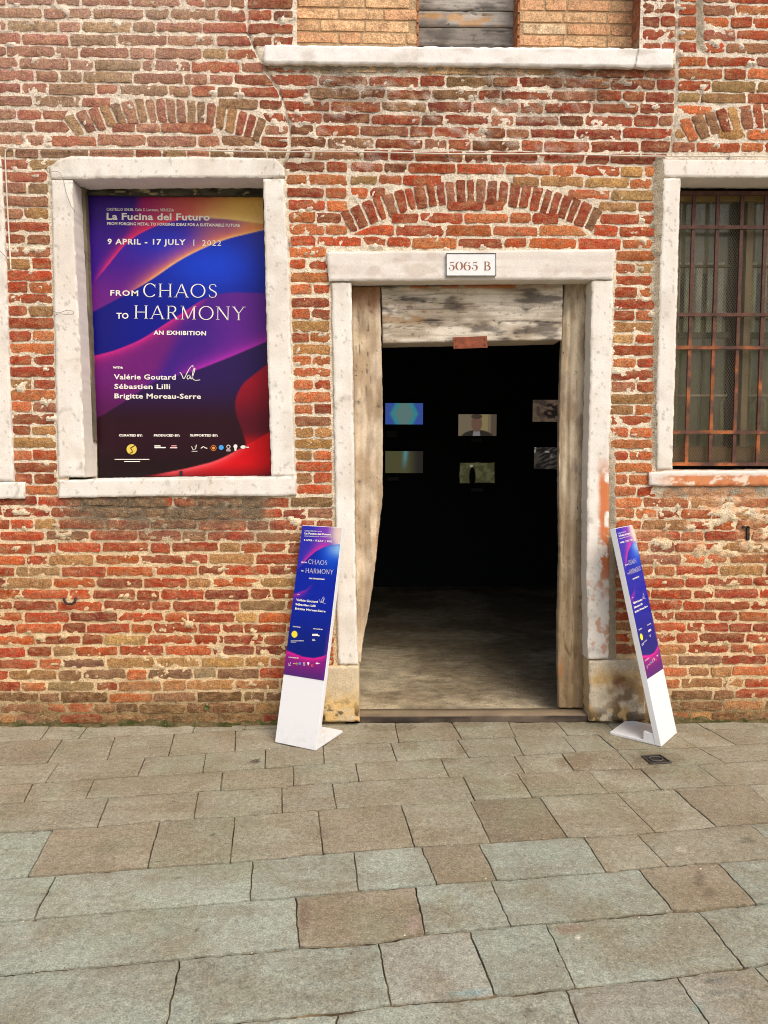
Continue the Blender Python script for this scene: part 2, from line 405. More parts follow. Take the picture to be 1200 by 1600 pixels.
def XZ(pts):
    pts = np.asarray(pts, float); w = P(pts[:, 0], pts[:, 1]); return w[:, [0, 2]]
OBST = []                                       # polygons on the wall plane that bricks keep clear of
def ob(pts): OBST.append(XZ(pts))
WX0, WX1, WZ1 = -4.2, 4.4, 5.4
ob([(74, 262), (100, 244), (436, 246), (446, 275), (455, 500), (463, 777), (91, 779), (85, 500)])    # left window
ob([(-330, 262), (-10, 262), (2, 280), (14, 560), (22, 752), (38, 754), (38, 779), (-330, 779)])     # window at the left edge
ob([(510, 391), (962, 389), (960, 437), (951, 700), (952, 1031), (1010, 1031), (1013, 1127), (505, 1129), (507, 1042), (524, 1042), (516, 440)])
ob([(1036, 247), (1385, 252), (1385, 738), (1015, 758), (1015, 738), (1020, 737), (1027, 500), (1034, 290)])   # right window
ob([(1015, 736), (1395, 736), (1395, 760), (1015, 760)])
ob([(412, 68), (1054, 74), (1054, 104), (412, 99)])                                                        # upper sill
ob([(459, -400), (1003, -400), (1003, 75), (459, 69)])
def circ3(a, b, c):
    (x1, y1), (x2, y2), (x3, y3) = a, b, c
    d = 2*(x1*(y2-y3)+x2*(y3-y1)+x3*(y1-y2))
    ux = ((x1*x1+y1*y1)*(y2-y3)+(x2*x2+y2*y2)*(y3-y1)+(x3*x3+y3*y3)*(y1-y2))/d
    uy = ((x1*x1+y1*y1)*(x3-x2)+(x2*x2+y2*y2)*(x1-x3)+(x3*x3+y3*y3)*(x2-x1))/d
    return np.array([ux, uy]), math.hypot(x1-ux, y1-uy)
arch_quads = []
def arch(inn, out, n, pal):
    I = XZ(inn); O = XZ(out); (ci, ri), (co, ro) = circ3(*I), circ3(*O)
    rn = random.Random(n)
    ai = [math.atan2(*(I[k]-ci)) for k in (0, 2)]; ao = [math.atan2(*(O[k]-co)) for k in (0, 2)]
    w = np.array([rn.uniform(.8, 1.2) for _ in range(n)]); e = np.r_[0, np.cumsum(w)]/w.sum()
    for k in range(n):
        q = []
        for (c, r, a, f) in ((ci, ri, ai, e[k]), (ci, ri, ai, e[k+1]), (co, ro, ao, e[k+1]), (co, ro, ao, e[k])):
            th = a[0]+(a[1]-a[0])*f; q.append((c[0]+r*math.sin(th), c[1]+r*math.cos(th)))
        q = np.array(q); OBST.append(q.copy())
        arch_quads.append((q, rn.choice(pal)))
arch([(548, 366), (738, 319), (926, 364)], [(530, 332), (738, 280), (944, 328)], 25, ['R2', 'R1', 'R1', 'P1', 'R2', 'R1', 'G1'])
arch([(119, 215), (258, 192), (405, 224)], [(97, 183), (258, 153), (418, 187)], 19, ['P1', 'R1', 'T1', 'R2', 'T2', 'G1', 'T1'])
arch([(1077, 223), (1222, 199), (1370, 223)], [(1058, 188), (1222, 160), (1388, 188)], 19, ['P1', 'T1', 'R3', 'G1', 'O1', 'Y1', 'R1'])

def xs_at(poly, z):
    x = []
    n = len(poly)
    for i in range(n):
        (x0, z0), (x1, z1) = poly[i], poly[(i+1) % n]
        if (z0-z)*(z1-z) < 0: x.append(x0+(x1-x0)*(z-z0)/(z1-z0))
    return x
# old building joints (settlement cracks): bricks stop on either side
CRACKS = [XZ([(383, -60), (386, 45), (404, 90), (414, 110), (436, 140), (452, 195), (452, 240), (442, 262), (449, 330), (452, 390)]),
          XZ([(1058, -60), (1058, 110), (1056, 180), (1050, 228), (1046, 246)]),
          XZ([(1093, -60), (1094, 78)]), XZ([(545, 262), (545, 330)])]
CW = [.006, .012, .03, .012]
def blocked(z):
    iv = []
    for q in OBST:
        if q[:, 1].min() < z < q[:, 1].max():
            x = xs_at(q, z)
            if len(x) >= 2: iv.append((min(x), max(x)))
    for c, w in zip(CRACKS, CW):
        if c[:, 1].min() < z < c[:, 1].max():
            xc = np.interp(z, c[::-1, 1], c[::-1, 0]); iv.append((xc-w/2, xc+w/2))
    return sorted(iv)
def free(z):
    out = []; x = WX0
    for a, b in blocked(z):
        if a > x: out.append((x, a))
        x = max(x, b)
    if x < WX1: out.append((x, WX1))
    return out
def near_end(z, v, side, lim=.07):
    best = v
    bd = lim
    for a, b in free(z):
        e = a if side == 0 else b
        if abs(e-v) < bd: bd = abs(e-v); best = e
    return best
# course centre heights
zs = [0.036]
while zs[-1] < 1.27: zs.append(zs[-1]+.0693)
while zs[-1] < WZ1: zs.append(zs[-1]+.0684)
JT = .0125
bricks = []      # (quad [bl, br, tr, tl], colour)
rb = random.Random(11)
prev = []
for ci, z in enumerate(zs):
    h = .0535 if z < 3 else .0525
    cur = []
    for a, b in free(z):
        W = b-a
        if W < .035: continue
        a2 = a+JT*.5; b2 = b-JT*.5; W = b2-a2
        pier = .14 < W < .40
        lens = []
        if W < .17: lens = [W]
        elif pier:
            if W < .31 and ci % 2 == 0: lens = [W]
            elif W < .31: f = rb.uniform(.42, .58); lens = [W*f-JT/2, W*(1-f)-JT/2]
            else: f = rb.choice([.36, .64]) + rb.uniform(-.04, .04); lens = [W*f-JT/2, W*(1-f)-JT/2]
        else:
            best = None
            for tr in range(12):
                L = []; tot = 0
                first = rb.choice([.255, .125, .19, .15])
                while True:
                    l = first if not L else (rb.choice([.262, .262, .262, .122, .122, .135]) if (not L or L[-1] > .2) else rb.choice([.262, .262, .262, .262, .125]))
                    l *= rb.uniform(.93, 1.06)
                    rem = W-tot
                    if rem-l-JT < .07:
                        L.append(rem)
                        if L[-1] > .30: x = L.pop(); L += [x*.62-JT/2, x*.38-JT/2]
                        break
                    L.append(l); tot += l+JT
                js = np.cumsum(np.array(L[:-1])+JT)+a2 if len(L) > 1 else np.array([])
                bad = sum(1 for q in js for p_ in prev if abs(q-p_) < .03)
                if best is None or bad < best[0]: best = (bad, L, js)
                if bad == 0: break
            lens = best[1]
        x = a2
        for k, l in enumerate(lens):
            x0, x1 = x, x+l
            hh = h*rb.uniform(.9, 1.08); zc = z+rb.uniform(-.003, .003)+.004*math.sin(x*2.1+ci*.7)
            x0t = x0b = x0; x1t = x1b = x1
            if k == 0 and not pier:
                x0t = near_end(z+h/2, a, 0)+JT/2; x0b = near_end(z-h/2, a, 0)+JT/2
            if k == len(lens)-1 and not pier:
                x1t = near_end(z+h/2, b, 1)-JT/2; x1b = near_end(z-h/2, b, 1)-JT/2
            if min(x1t-x0t, x1b-x0b) > .012 or max(x1t-x0t, x1b-x0b) > .04:
                x1t = max(x1t, x0t+.006); x1b = max(x1b, x0b+.006)
                q = np.array([(x0b, zc-hh/2), (x1b, zc-hh/2), (x1t, zc+hh/2), (x0t, zc+hh/2)])
                niche = False
                bricks.append((q, None))
            x = x1+JT; cur.append(x-JT/2)
    prev = cur
for q, key in arch_quads:
    c = q.mean(0); q2 = c+(q-c)*np.array([1, 1])
    # shrink by a joint
    u = (q[1]+q[2]-q[0]-q[3])/2; v = (q[3]+q[2]-q[0]-q[1])/2
    lu, lv = np.linalg.norm(u), np.linalg.norm(v)
    fu = 1-.012/lu; fv = 1-.008/lv
    q2 = []
    for (su, sv), p_ in zip(((-1, -1), (1, -1), (1, 1), (-1, 1)), q):
        q2.append(p_-u/lu*su*.006-v/lv*sv*.005*rb.uniform(.2, 1.8))
    bricks.append((np.array(q2), key))

def brick_mesh(q, col, Y0=0.0, proud=.004, depth=.03, seed=0, ragged=1.0, clean=False):
    rr = np.random.RandomState(seed)
    Lx = np.linalg.norm(q[1]-q[0]); Lz = np.linalg.norm(q[3]-q[0])
    if Lx >= Lz: nu = 5 if Lx < .16 else 9; nv = 4
    else: nu = 4; nv = 4 if Lz < .1 else 6
    u = np.linspace(0, 1, nu); v = np.linspace(0, 1, nv)
    if nu >= 4: u[1] = min(.12, .012/max(Lx, .02)); u[-2] = 1-u[1]
    if nv >= 4: v[1] = min(.25, .012/max(Lz, .02)); v[-2] = 1-v[1]
    U, Vv = np.meshgrid(u, v, indexing='ij')
    X = (q[0][0]*(1-U)+q[1][0]*U)*(1-Vv)+(q[3][0]*(1-U)+q[2][0]*U)*Vv
    Z = (q[0][1]*(1-U)+q[1][1]*U)*(1-Vv)+(q[3][1]*(1-U)+q[2][1]*U)*Vv
    j = .0028*ragged
    JX = rr.uniform(-j, j, X.shape); JZ = rr.uniform(-j, j, X.shape)
    X += JX; Z += JZ
    cx, cz = X.mean(), Z.mean()
    for (i, k) in ((0, 0), (0, -1), (-1, 0), (-1, -1)):        # worn corners
        f = rr.uniform(.0, .007)*ragged
        X[i, k] += f*np.sign(cx-X[i, k]); Z[i, k] += f*.7*np.sign(cz-Z[i, k])
    Y = Y0-proud+rr.uniform(-.0016, .0016, X.shape)*ragged+rr.uniform(-.002, .0025)
    rim = np.zeros(X.shape); rim[0] = rim[-1] = 1; rim[:, 0] = rim[:, -1] = 1
    Y = Y+rim*(.0015 if clean else .0024)*rr.uniform(.5, 1.4, X.shape)
    V = np.stack([X, Y, Z], -1).reshape(-1, 3); F = grid_faces(nu, nv)
    n, m = nu, nv
    ring = np.concatenate([np.arange(m), np.arange(1, n)*m+m-1, (n-1)*m+np.arange(m-2, -1, -1), np.arange(n-2, 0, -1)*m])
    R1 = V[ring].copy(); R1[:, 1] = Y0+depth
    i = np.arange(len(ring)); base = len(V); r = len(ring)
    F2 = np.stack([base+i, base+(i+1) % r, base+r+(i+1) % r, base+r+i], -1)
    V = np.concatenate([V, V[ring], R1])
    px, py = proj(V)
    c = np.tile(col, (len(V), 1))
    # each brick is burnt a little unevenly along its length
    g = fbm(V[:, 0]*22+seed, V[:, 2]*30, 2, 3); c = c*(0.86+.30*g)[:, None]
    c = stain_and_glare(px, py, V[:, 0], V[:, 2], c)
    return V, np.concatenate([F, F2])[:, ::-1], c
items = []
for i, (q, key) in enumerate(bricks):
    cx, cz = q.mean(0); px, py = proj((cx, 0, cz)); px = float(px); py = float(py)
    rn = random.Random(i*13+5)
    col = tone(np.array(BRICKC[key])*rn.uniform(.88, 1.1)) if key else brick_col(px, py, rn)
    rag = 1.15 if py < 900 else 1.5
    if px > 960 and 750 < py < 900: rag = 1.9
    V, F, c = brick_mesh(q, col, 0, .0022 if not key else .003, seed=i, ragged=rag)
    a, b = proj(V); vis = (a.min() > -5) and (a.max() < 1205) and (b.min() > -5) and (b.max() < 1135)
    area = (a.max()-a.min())*(b.max()-b.min()) if vis else 0
    items.append((area+(2e3 if key and vis else 0), V, F, c))
items.sort(key=lambda k: -k[0])
n_single = 285
restV = []; restF = []; restC = []; off = 0
for k, (ar, V, F, c) in enumerate(items):
    if k < n_single:
        mesh_np('brick', V, F, M['brick'], wall, c)
    else:
        restV.append(V); restF.append(F+off); restC.append(c); off += len(V)
o = mesh_np('brickwork', np.concatenate(restV), np.concatenate(restF), M['brick'], wall, np.concatenate(restC), center=False)
tag(o, kind='stuff')

# mortar bed: one displaced sheet with the openings left out
def mortar_col(px, py, X, Z):
    n = fbm(X*5, Z*5, 4, 61)
    up = lin((222, 209, 190)); mid = lin((222, 208, 184)); low = lin((214, 188, 148)); foot = lin((132, 110, 74)); grey = lin((160, 148, 128))
    c = mixc(np.broadcast_to(up, X.shape+(3,)), mid, sst(150, 420, py)); c = mixc(c, low, sst(700, 930, py)); c = mixc(c, foot, sst(1060, 1128, py)*(.5+.5*sst(.3, .6, n)))
    g = sst(98, 100, py)*sst(118, 108, py+8*(n-.5))*sst(405, 415, px)*sst(1062, 1052, px)
    g = np.maximum(g, sst(1012, 1024, px+14*(n-.5))*sst(1042, 1040, px)*sst(235, 250, py)*sst(760, 700, py))
    g = np.maximum(g, sst(1084, 1090, px)*sst(1104, 1098, px)*sst(82, 74, py))
    g = np.maximum(g, sst(945, 952, px)*sst(966, 960, px)*sst(640, 760, py))
    g = np.maximum(g, sst(757, 760, py)*sst(782, 770, py)*sst(1015, 1050, px))
    g = np.maximum(g, sst(100, 108, py)*sst(160, 120, py)*sst(900, 960, px)*sst(1062, 1055, px)*.8)
    c = mixc(c, grey, g)
    c = stain_and_glare(px, py, X, Z, c)
    return c*(0.86+.28*n)[..., None]
st = .011
gx = np.arange(WX0-.6, WX1+.6, st); gz = np.arange(-.03, WZ1+.3, st)
GX, GZ = np.meshgrid(gx, gz, indexing='ij')
ppx, ppy = proj(np.stack([GX, 0*GX, GZ], -1))
Yd = .0030+(fbm(GX*30, GZ*30, 3, 71)-.5)*.012+(fbm(GX*90, GZ*90, 2, 75)-.5)*.005
# trowelled patches lie flush over the bricks
patch = np.zeros(GX.shape)
pn = fbm(GX*15, GZ*24, 4, 81)
patch = np.maximum(patch, sst(98, 101, ppy)*sst(113, 104, ppy+16*(pn-.5))*sst(412, 425, ppx)*sst(1060, 1045, ppx))
patch = np.maximum(patch, sst(1016, 1026, ppx+10*(pn-.5))*sst(1042, 1040, ppx)*sst(240, 255, ppy)*sst(760, 700, ppy))
patch = np.maximum(patch, sst(757, 760, ppy)*sst(778, 768, ppy+10*(pn-.5))*sst(1015, 1040, ppx))
patch = np.maximum(patch, sst(.58, .63, pn)*sst(1010, 1030, ppx)*sst(760, 790, ppy)*sst(900, 850, ppy))
patch = np.maximum(patch, sst(.75, .77, pn)*sst(1130, 1040, ppy)*(1-sst(235, 262, ppy)*sst(372, 365, ppy)*sst(515, 530, ppx)*sst(960, 945, ppx)))
patch = np.maximum(patch, sst(948, 953, ppx)*sst(964, 959, ppx)*sst(640, 760, ppy))
for c_, w_ in zip(CRACKS[:1], (1,)):
    pass
Yd -= patch*.0125
# open settlement cracks cut back into the joint
for c_, z_ in ((CRACKS[0], 1), (CRACKS[1], 1)):
    xc = np.interp(GZ, c_[::-1, 1], c_[::-1, 0]); Yd += np.exp(-((GX-xc-(fbm(GZ*20, GZ*0, 2, 5)-.5)*.012)/.006)**2)*.03*((GZ > c_[:, 1].min()) & (GZ < c_[:, 1].max()))*sst(.35, .55, fbm(GZ*9, GX*0, 2, 15))
cellx = (GX[:-1, :-1]+st/2); cellz = (GZ[:-1, :-1]+st/2)
keep = np.ones(cellx.shape, bool)
def hole(pts):
    q = XZ(pts)
    inside = np.zeros(cellx.shape, bool); n = len(q)
    for i in range(n):
        (x0, z0), (x1, z1) = q[i], q[(i+1) % n]
        if z0 == z1: continue
        inside ^= ((z0 > cellz) != (z1 > cellz)) & (cellx < (x1-x0)*(cellz-z0)/(z1-z0)+x0)
    keep[inside] = False
hole([(100, 266), (425, 266), (435, 760), (108, 762)])
hole([(-300, 275), (-12, 275), (5, 765), (-300, 765)])
hole([(533, 420), (944, 420), (936, 1140), (540, 1140)])
hole([(1052, 262), (1370, 262), (1370, 745), (1038, 745)])
hole([(465, -400), (1000, -400), (1000, 86), (465, 84)])
Fm = grid_faces(len(gx), len(gz)).reshape(len(gx)-1, len(gz)-1, 4)[keep]
Vm = np.stack([GX, Yd, GZ], -1).reshape(-1, 3)
cm = mortar_col(ppx, ppy, GX, GZ).reshape(-1, 3)
used = np.unique(Fm); remap = -np.ones(len(Vm), int); remap[used] = np.arange(len(used))
mesh_np('mortar', Vm[used], remap[Fm], M['mortar'], wall, cm[used], center=False)
# ------------------------------------------------------------------ masonry thickness behind the sheet (solid wall back)
mb = MB()
def wx(px, py=700): return float(P(px, py)[0])
def wz(py, px=700): return float(P(px, py)[2])
GREY = lin((120, 110, 100))
xs = [-4.8, wx(-335), wx(-5), wx(92), wx(445), wx(528), wx(946), wx(1040), wx(1385), 5.0]
ztop_d, ztop_w, zbot_w, z_n = wz(418), wz(262), wz(762), wz(88)
def wallbox(x0, x1, z0, z1): mb.box((x0, .045, z0), (x1, .5, z1), GREY)
wallbox(-4.8, xs[1], 0, 5.6); wallbox(xs[2], xs[3], 0, 5.6); wallbox(xs[4], xs[5], 0, z_n); wallbox(xs[6], xs[7], 0, z_n); wallbox(xs[8], 5.0, 0, 5.6)
wallbox(xs[1], xs[2], 0, zbot_w); wallbox(xs[1], xs[2], ztop_w, 5.6)
wallbox(xs[3], xs[4], 0, zbot_w); wallbox(xs[3], xs[4], ztop_w, z_n); wallbox(xs[3], wx(455, 30), z_n, 5.6)
wallbox(xs[5], xs[6], ztop_d, z_n); wallbox(xs[7], xs[8], 0, zbot_w); wallbox(xs[7], xs[8], ztop_w, z_n); wallbox(wx(1030, 30), xs[8], z_n, 5.6)
mb.build('masonry_core', M['mortar'], wall)

# ------------------------------------------------------------------ left window with its stone frame
YS = -.014          # face of the dressed stones
win = empty('window', tuple(P(270, 777)), 'white stone window frame with rounded upper corners left of the doorway, closed by the large poster', 'window')
panel('lintel', [(76, 262), (90, 249), (112, 243), (200, 245), (300, 244), (400, 246), (430, 247), (443, 262)], [(80, 279), (110, 279), (300, 277), (420, 277), (445, 275)],
      YS, .17, M['stone'], win, col_stone, amp=.003, edge=.004, seed=2)
panel('jamb', [(80, 281), (82, 400), (86, 560), (91, 746)], [(112, 281), (118, 400), (126, 560), (133, 746)], YS, .18, M['stone'], win, col_stone, amp=.002, edge=.0025, seed=3)
panel('jamb', [(411, 279), (416, 500), (424, 744)], [(443, 279), (452, 420), (455, 560), (462, 744)], YS, .18, M['stone'], win, col_stone, amp=.002, edge=.0035, seed=4)
panel('sill', [(91, 750), (250, 747), (425, 745), (463, 744)], [(91, 778), (250, 775), (425, 775), (463, 774)], YS-.008, .2, M['stone'], win, col_stone, amp=.002, edge=.003, seed=5)
def col_dark(px, py, X, Z, t, s):
    c = mixc(lin((52, 50, 44)), lin((88, 84, 72)), sst(.4, .7, fbm(X*9, Z*40, 3, 91)))
    return mixc(c, lin((160, 150, 120)), sst(.66, .74, fbm(X*20, Z*60, 3, 95)))
panel('wooden_frame', [(118, 281), (270, 283), (414, 283)], [(118, 303), (270, 305), (414, 305)], .165, .24, M['wood'], win, col_dark, seed=6)
def col_dark2(px, py, X, Z, t, s):
    c = col_dark(px, py, X, Z, t, s); return mixc(c, lin((206, 196, 172)), sst(560, 640, py))
panel('wooden_frame', [(122, 295), (132, 500), (142, 747)], [(136, 305), (143, 500), (152, 747)], .176, .24, M['wood'], win, col_dark2, seed=7)
def col_dark3(px, py, X, Z, t, s): return mixc(lin((120, 110, 92)), lin((74, 68, 58)), sst(.4, .66, fbm(X*60, Z*5, 3, 96)))
panel('wooden_frame', [(114, 281), (122, 390), (129, 540), (140, 690)], [(131, 281), (136, 390), (142, 540), (147, 690)], .13, .18, M['wood'], win, col_dark3, seed=8, edge=.004)
mb = MB(); p_ = P(143, 684, .15); mb.box(p_-(.012, .01, .02), p_+(.012, .03, .02), lin((60, 52, 44))); mb.build('latch', M['iron'], win)
mb = MB(); a = P(128, 350, .165); mb.box(a-(.008, .005, .02), a+(.008, .01, .02), lin((70, 66, 60))); mb.build('hinge', M['iron'], win)

# window at the left edge of the picture (its right jamb shows)
we = empty('window', tuple(P(-150, 777)), 'white stone window frame cut by the left edge, only its right jamb and sill end showing', 'window')
panel('jamb', [(-30, 262), (-28, 500), (-20, 750)], [(2, 262), (10, 420), (15, 600), (22, 752)], YS, .2, M['stone'], we, col_stone, seed=12, edge=.0035)
panel('sill', [(-330, 754), (-100, 753), (38, 753)], [(-330, 781), (-100, 780), (38, 779)], YS-.006, .2, M['stone'], we, col_stone, seed=13)
panel('lintel', [(-330, 235), (-100, 235), (-2, 236)], [(-330, 262), (-100, 262), (2, 261)], YS, .2, M['stone'], we, col_stone, seed=14)
panel('jamb', [(-330, 263), (-330, 751)], [(-296, 263), (-296, 751)], YS, .2, M['stone'], we, col_stone, seed=15)
mb = MB(); a = P(-300, 758, .22); b = P(-15, 255, .26); mb.box((a[0], .22, a[2]), (b[0]+.06, .26, b[2]), lin((96, 84, 66))); mb.build('shutter', M['boards'], we)

# ------------------------------------------------------------------ poster
FONT_CACHE = {}
def text_mesh(s, bold=0.0, spacing=1.0):
    cu = bpy.data.curves.new('lettering', 'FONT'); cu.body = s; cu.size = 1; cu.resolution_u = 2
    cu.offset = bold; cu.space_character = spacing
    o = bpy.data.objects.new('lettering', cu); COL.objects.link(o)
    dg = bpy.context.evaluated_depsgraph_get(); dg.update()
    me = bpy.data.meshes.new_from_object(o.evaluated_get(dg))
    V = np.array([v.co[:] for v in me.vertices]); F = [list(p.vertices) for p in me.polygons]
    bpy.data.objects.remove(o); bpy.data.curves.remove(cu); bpy.data.meshes.remove(me)
    return V[:, :2], F
CAPH = {}
def cap(bold):
    if bold not in CAPH: V, _ = text_mesh('H', bold); CAPH[bold] = (V[:, 1].min(), V[:, 1].max())
    return CAPH[bold]
def strip(pts, w0, w1=None):
    """polyline stroke of changing width -> (V2, F)"""
    pts = np.asarray(pts, float); n = len(pts); w = np.linspace(w0, w0 if w1 is None else w1, n) if np.ndim(w0) == 0 else np.asarray(w0)
    t = np.gradient(pts, axis=0); t /= np.linalg.norm(t, axis=1)[:, None]+1e-9; nn = np.stack([-t[:, 1], t[:, 0]], -1)
    V = np.concatenate([pts+nn*w[:, None]/2, pts-nn*w[:, None]/2])
    return V, [[i, i+n, i+n+1, i+1] for i in range(n-1)]
def arc(cx, cy, rx, ry, a0, a1, n=14):
    a = np.radians(np.linspace(a0, a1, n)); return np.stack([cx+rx*np.cos(a), cy+ry*np.sin(a)], -1)
TH, TK, SF = .045, .085, .17
def serif_glyph(ch):
    S = []; A = lambda p, w=TK, w1=None: S.append(strip(p, w, w1))
    def st_(x, y0=0, y1=1, w=TK):
        A([(x, y0), (x, y1)], w)
    def sf(x, y): A([(x-SF/1.6, y), (x+SF/1.6, y)], .035)
    if ch == 'C':
        a = arc(.42, .5, .38, .49, 38, 322, 22); w = TH+(TK-TH)*np.abs(np.cos(np.radians(np.linspace(38, 322, 22)))); A(a, w); A([(.73, .70), (.73, .93)], .03); wd = .78
    elif ch == 'O':
        th = np.linspace(0, 360, 28); A(arc(.45, .5, .42, .49, 0, 360, 28), TH+(TK-TH)*np.abs(np.cos(np.radians(th)))); wd = .9
    elif ch == 'H': st_(.12); st_(.74); A([(.12, .5), (.74, .5)], TH); [sf(x, y) for x in (.12, .74) for y in (.015, .985)]; wd = .86
    elif ch == 'A': A([(.06, 0), (.42, 1)], TH); A([(.42, 1), (.78, 0)], TK); A([(.18, .34), (.66, .34)], TH); sf(.06, .015); sf(.78, .015); wd = .84
    elif ch == 'S':
        c = np.array([(.52, .80), (.45, .95), (.3, .99), (.15, .93), (.10, .76), (.18, .60), (.35, .50), (.50, .38), (.54, .22), (.46, .06), (.3, .01), (.14, .06), (.08, .22)])
        A(c, [TH, TH, TH, TH, .07, TK, TK, TK, .07, TH, TH, TH, TH]); wd = .62
    elif ch == 'R':
        st_(.12); A(np.vstack([[(.12, .97)], [(.34, .97)], arc(.36, .74, .2, .23, 90, -90, 10), [(.12, .51)]]), [TH, TH]+list(TH+(TK-TH)*np.sin(np.linspace(0, math.pi, 10)))+[TH]); A([(.34, .51), (.66, 0)], TK); sf(.12, .015); sf(.12, .985); sf(.66, .015); wd = .72
    elif ch == 'M': A([(.12, 0), (.12, 1)], TH); A([(.12, 1), (.48, .05)], TK); A([(.48, .05), (.84, 1)], TH); st_(.84); sf(.12, .015); sf(.84, .015); sf(.1, .985); sf(.86, .985); wd = .98
    elif ch == 'N': A([(.12, 0), (.12, 1)], TH); A([(.12, 1), (.76, 0)], TK); A([(.76, 0), (.76, 1)], TH); sf(.12, .015); sf(.10, .985); sf(.76, .985); wd = .88
    elif ch == 'Y': A([(.06, 1), (.38, .48)], TK); A([(.70, 1), (.38, .48)], TH); A([(.38, .48), (.38, 0)], TK); sf(.38, .015); sf(.06, .985); sf(.70, .985); wd = .76
    return S, wd
def serif_text(word, gap=.16):
    V = []; F = []; off = 0; x = 0
    for ch in word:
        S, wd = serif_glyph(ch)
        for v, f in S:
            V.append(v+(x, 0)); F += [[i+off for i in q] for q in f]; off += len(v)
        x += wd+gap
    return np.concatenate(V), F
SIGN = [[(0, .50), (.05, .47), (.12, .3), (.2, .04), (.28, .25), (.4, .62), (.54, .92), (.64, 1.0), (.67, .94), (.6, .84)],
        [(.50, .34), (.42, .36), (.35, .2), (.38, .06), (.46, .1), (.52, .34), (.52, .12), (.58, .1)],
        [(.58, .1), (.66, .4), (.74, .78), (.70, .88), (.63, .6), (.60, .2), (.68, .02), (.84, .03), (1.0, .08)]]
def sign_geo():
    V = []; F = []; off = 0
    for s in SIGN:
        t = np.linspace(0, 1, 18); p = resample(s, t); p[1:-1] = (p[:-2]+2*p[1:-1]+p[2:])/4
        v, f = strip(p, .035); V.append(v); F += [[i+off for i in q] for q in f]; off += len(v)
    return np.concatenate(V), F
class Print:
    """flat lettering laid on a plane; to3(px,py) gives a point of that plane from its place in the photograph"""
    def __init__(s, to3, nrm, lift): s.to3 = to3; s.n = np.array(nrm)*lift; s.mb = MB(); s.white = lin((238, 233, 224))
    def put(s, V, F, b0, b1, caph, ylo, yhi, c=None):
        b0 = np.array(b0, float); b1 = np.array(b1, float); d = b1-b0; L = np.linalg.norm(d); up = np.array([d[1], -d[0]])/L
        x0, x1 = V[:, 0].min(), V[:, 0].max()
        u = (V[:, 0]-x0)/(x1-x0); v = (V[:, 1]-ylo)/(yhi-ylo)*caph
        px = b0[0]+d[0]*u+up[0]*v; py = b0[1]+d[1]*u+up[1]*v
        s.mb.add(s.to3(px, py)+s.n, F, s.white if c is None else c)
    def text(s, str_, b0, b1, caph, bold=0.0, c=None, spacing=1.0):
        V, F = text_mesh(str_, bold, spacing); lo, hi = cap(bold); s.put(V, F, b0, b1, caph, lo, hi, c)
    def serif(s, w, b0, b1, caph): V, F = serif_text(w); s.put(V, F, b0, b1, caph, 0, 1)
    def sign(s, b0, b1, h): V, F = sign_geo(); s.put(V, F, b0, b1, h, 0, 1)
    def poly(s, pts, c=None):
        p = np.asarray(pts, float); s.mb.add(s.to3(p[:, 0], p[:, 1])+s.n, [list(range(len(p)))[::-1]], s.white if c is None else c)
    def disc(s, x, y, r, c=None, ry=None, dx=0):
        a = np.linspace(0, 2*math.pi, 20, endpoint=False); ry = ry or r; s.poly(np.stack([x+r*np.cos(a), y+ry*np.sin(a)], -1), c)
    def line(s, pts, w, c=None):
        v, f = strip(pts, w); s.mb.add(s.to3(v[:, 0], v[:, 1])+s.n, f, s.white if c is None else c)
    def rect(s, x0, y0, x1, y1, c=None): s.poly([(x0, y0), (x1, y0), (x1, y1), (x0, y1)], c)
YP = .2
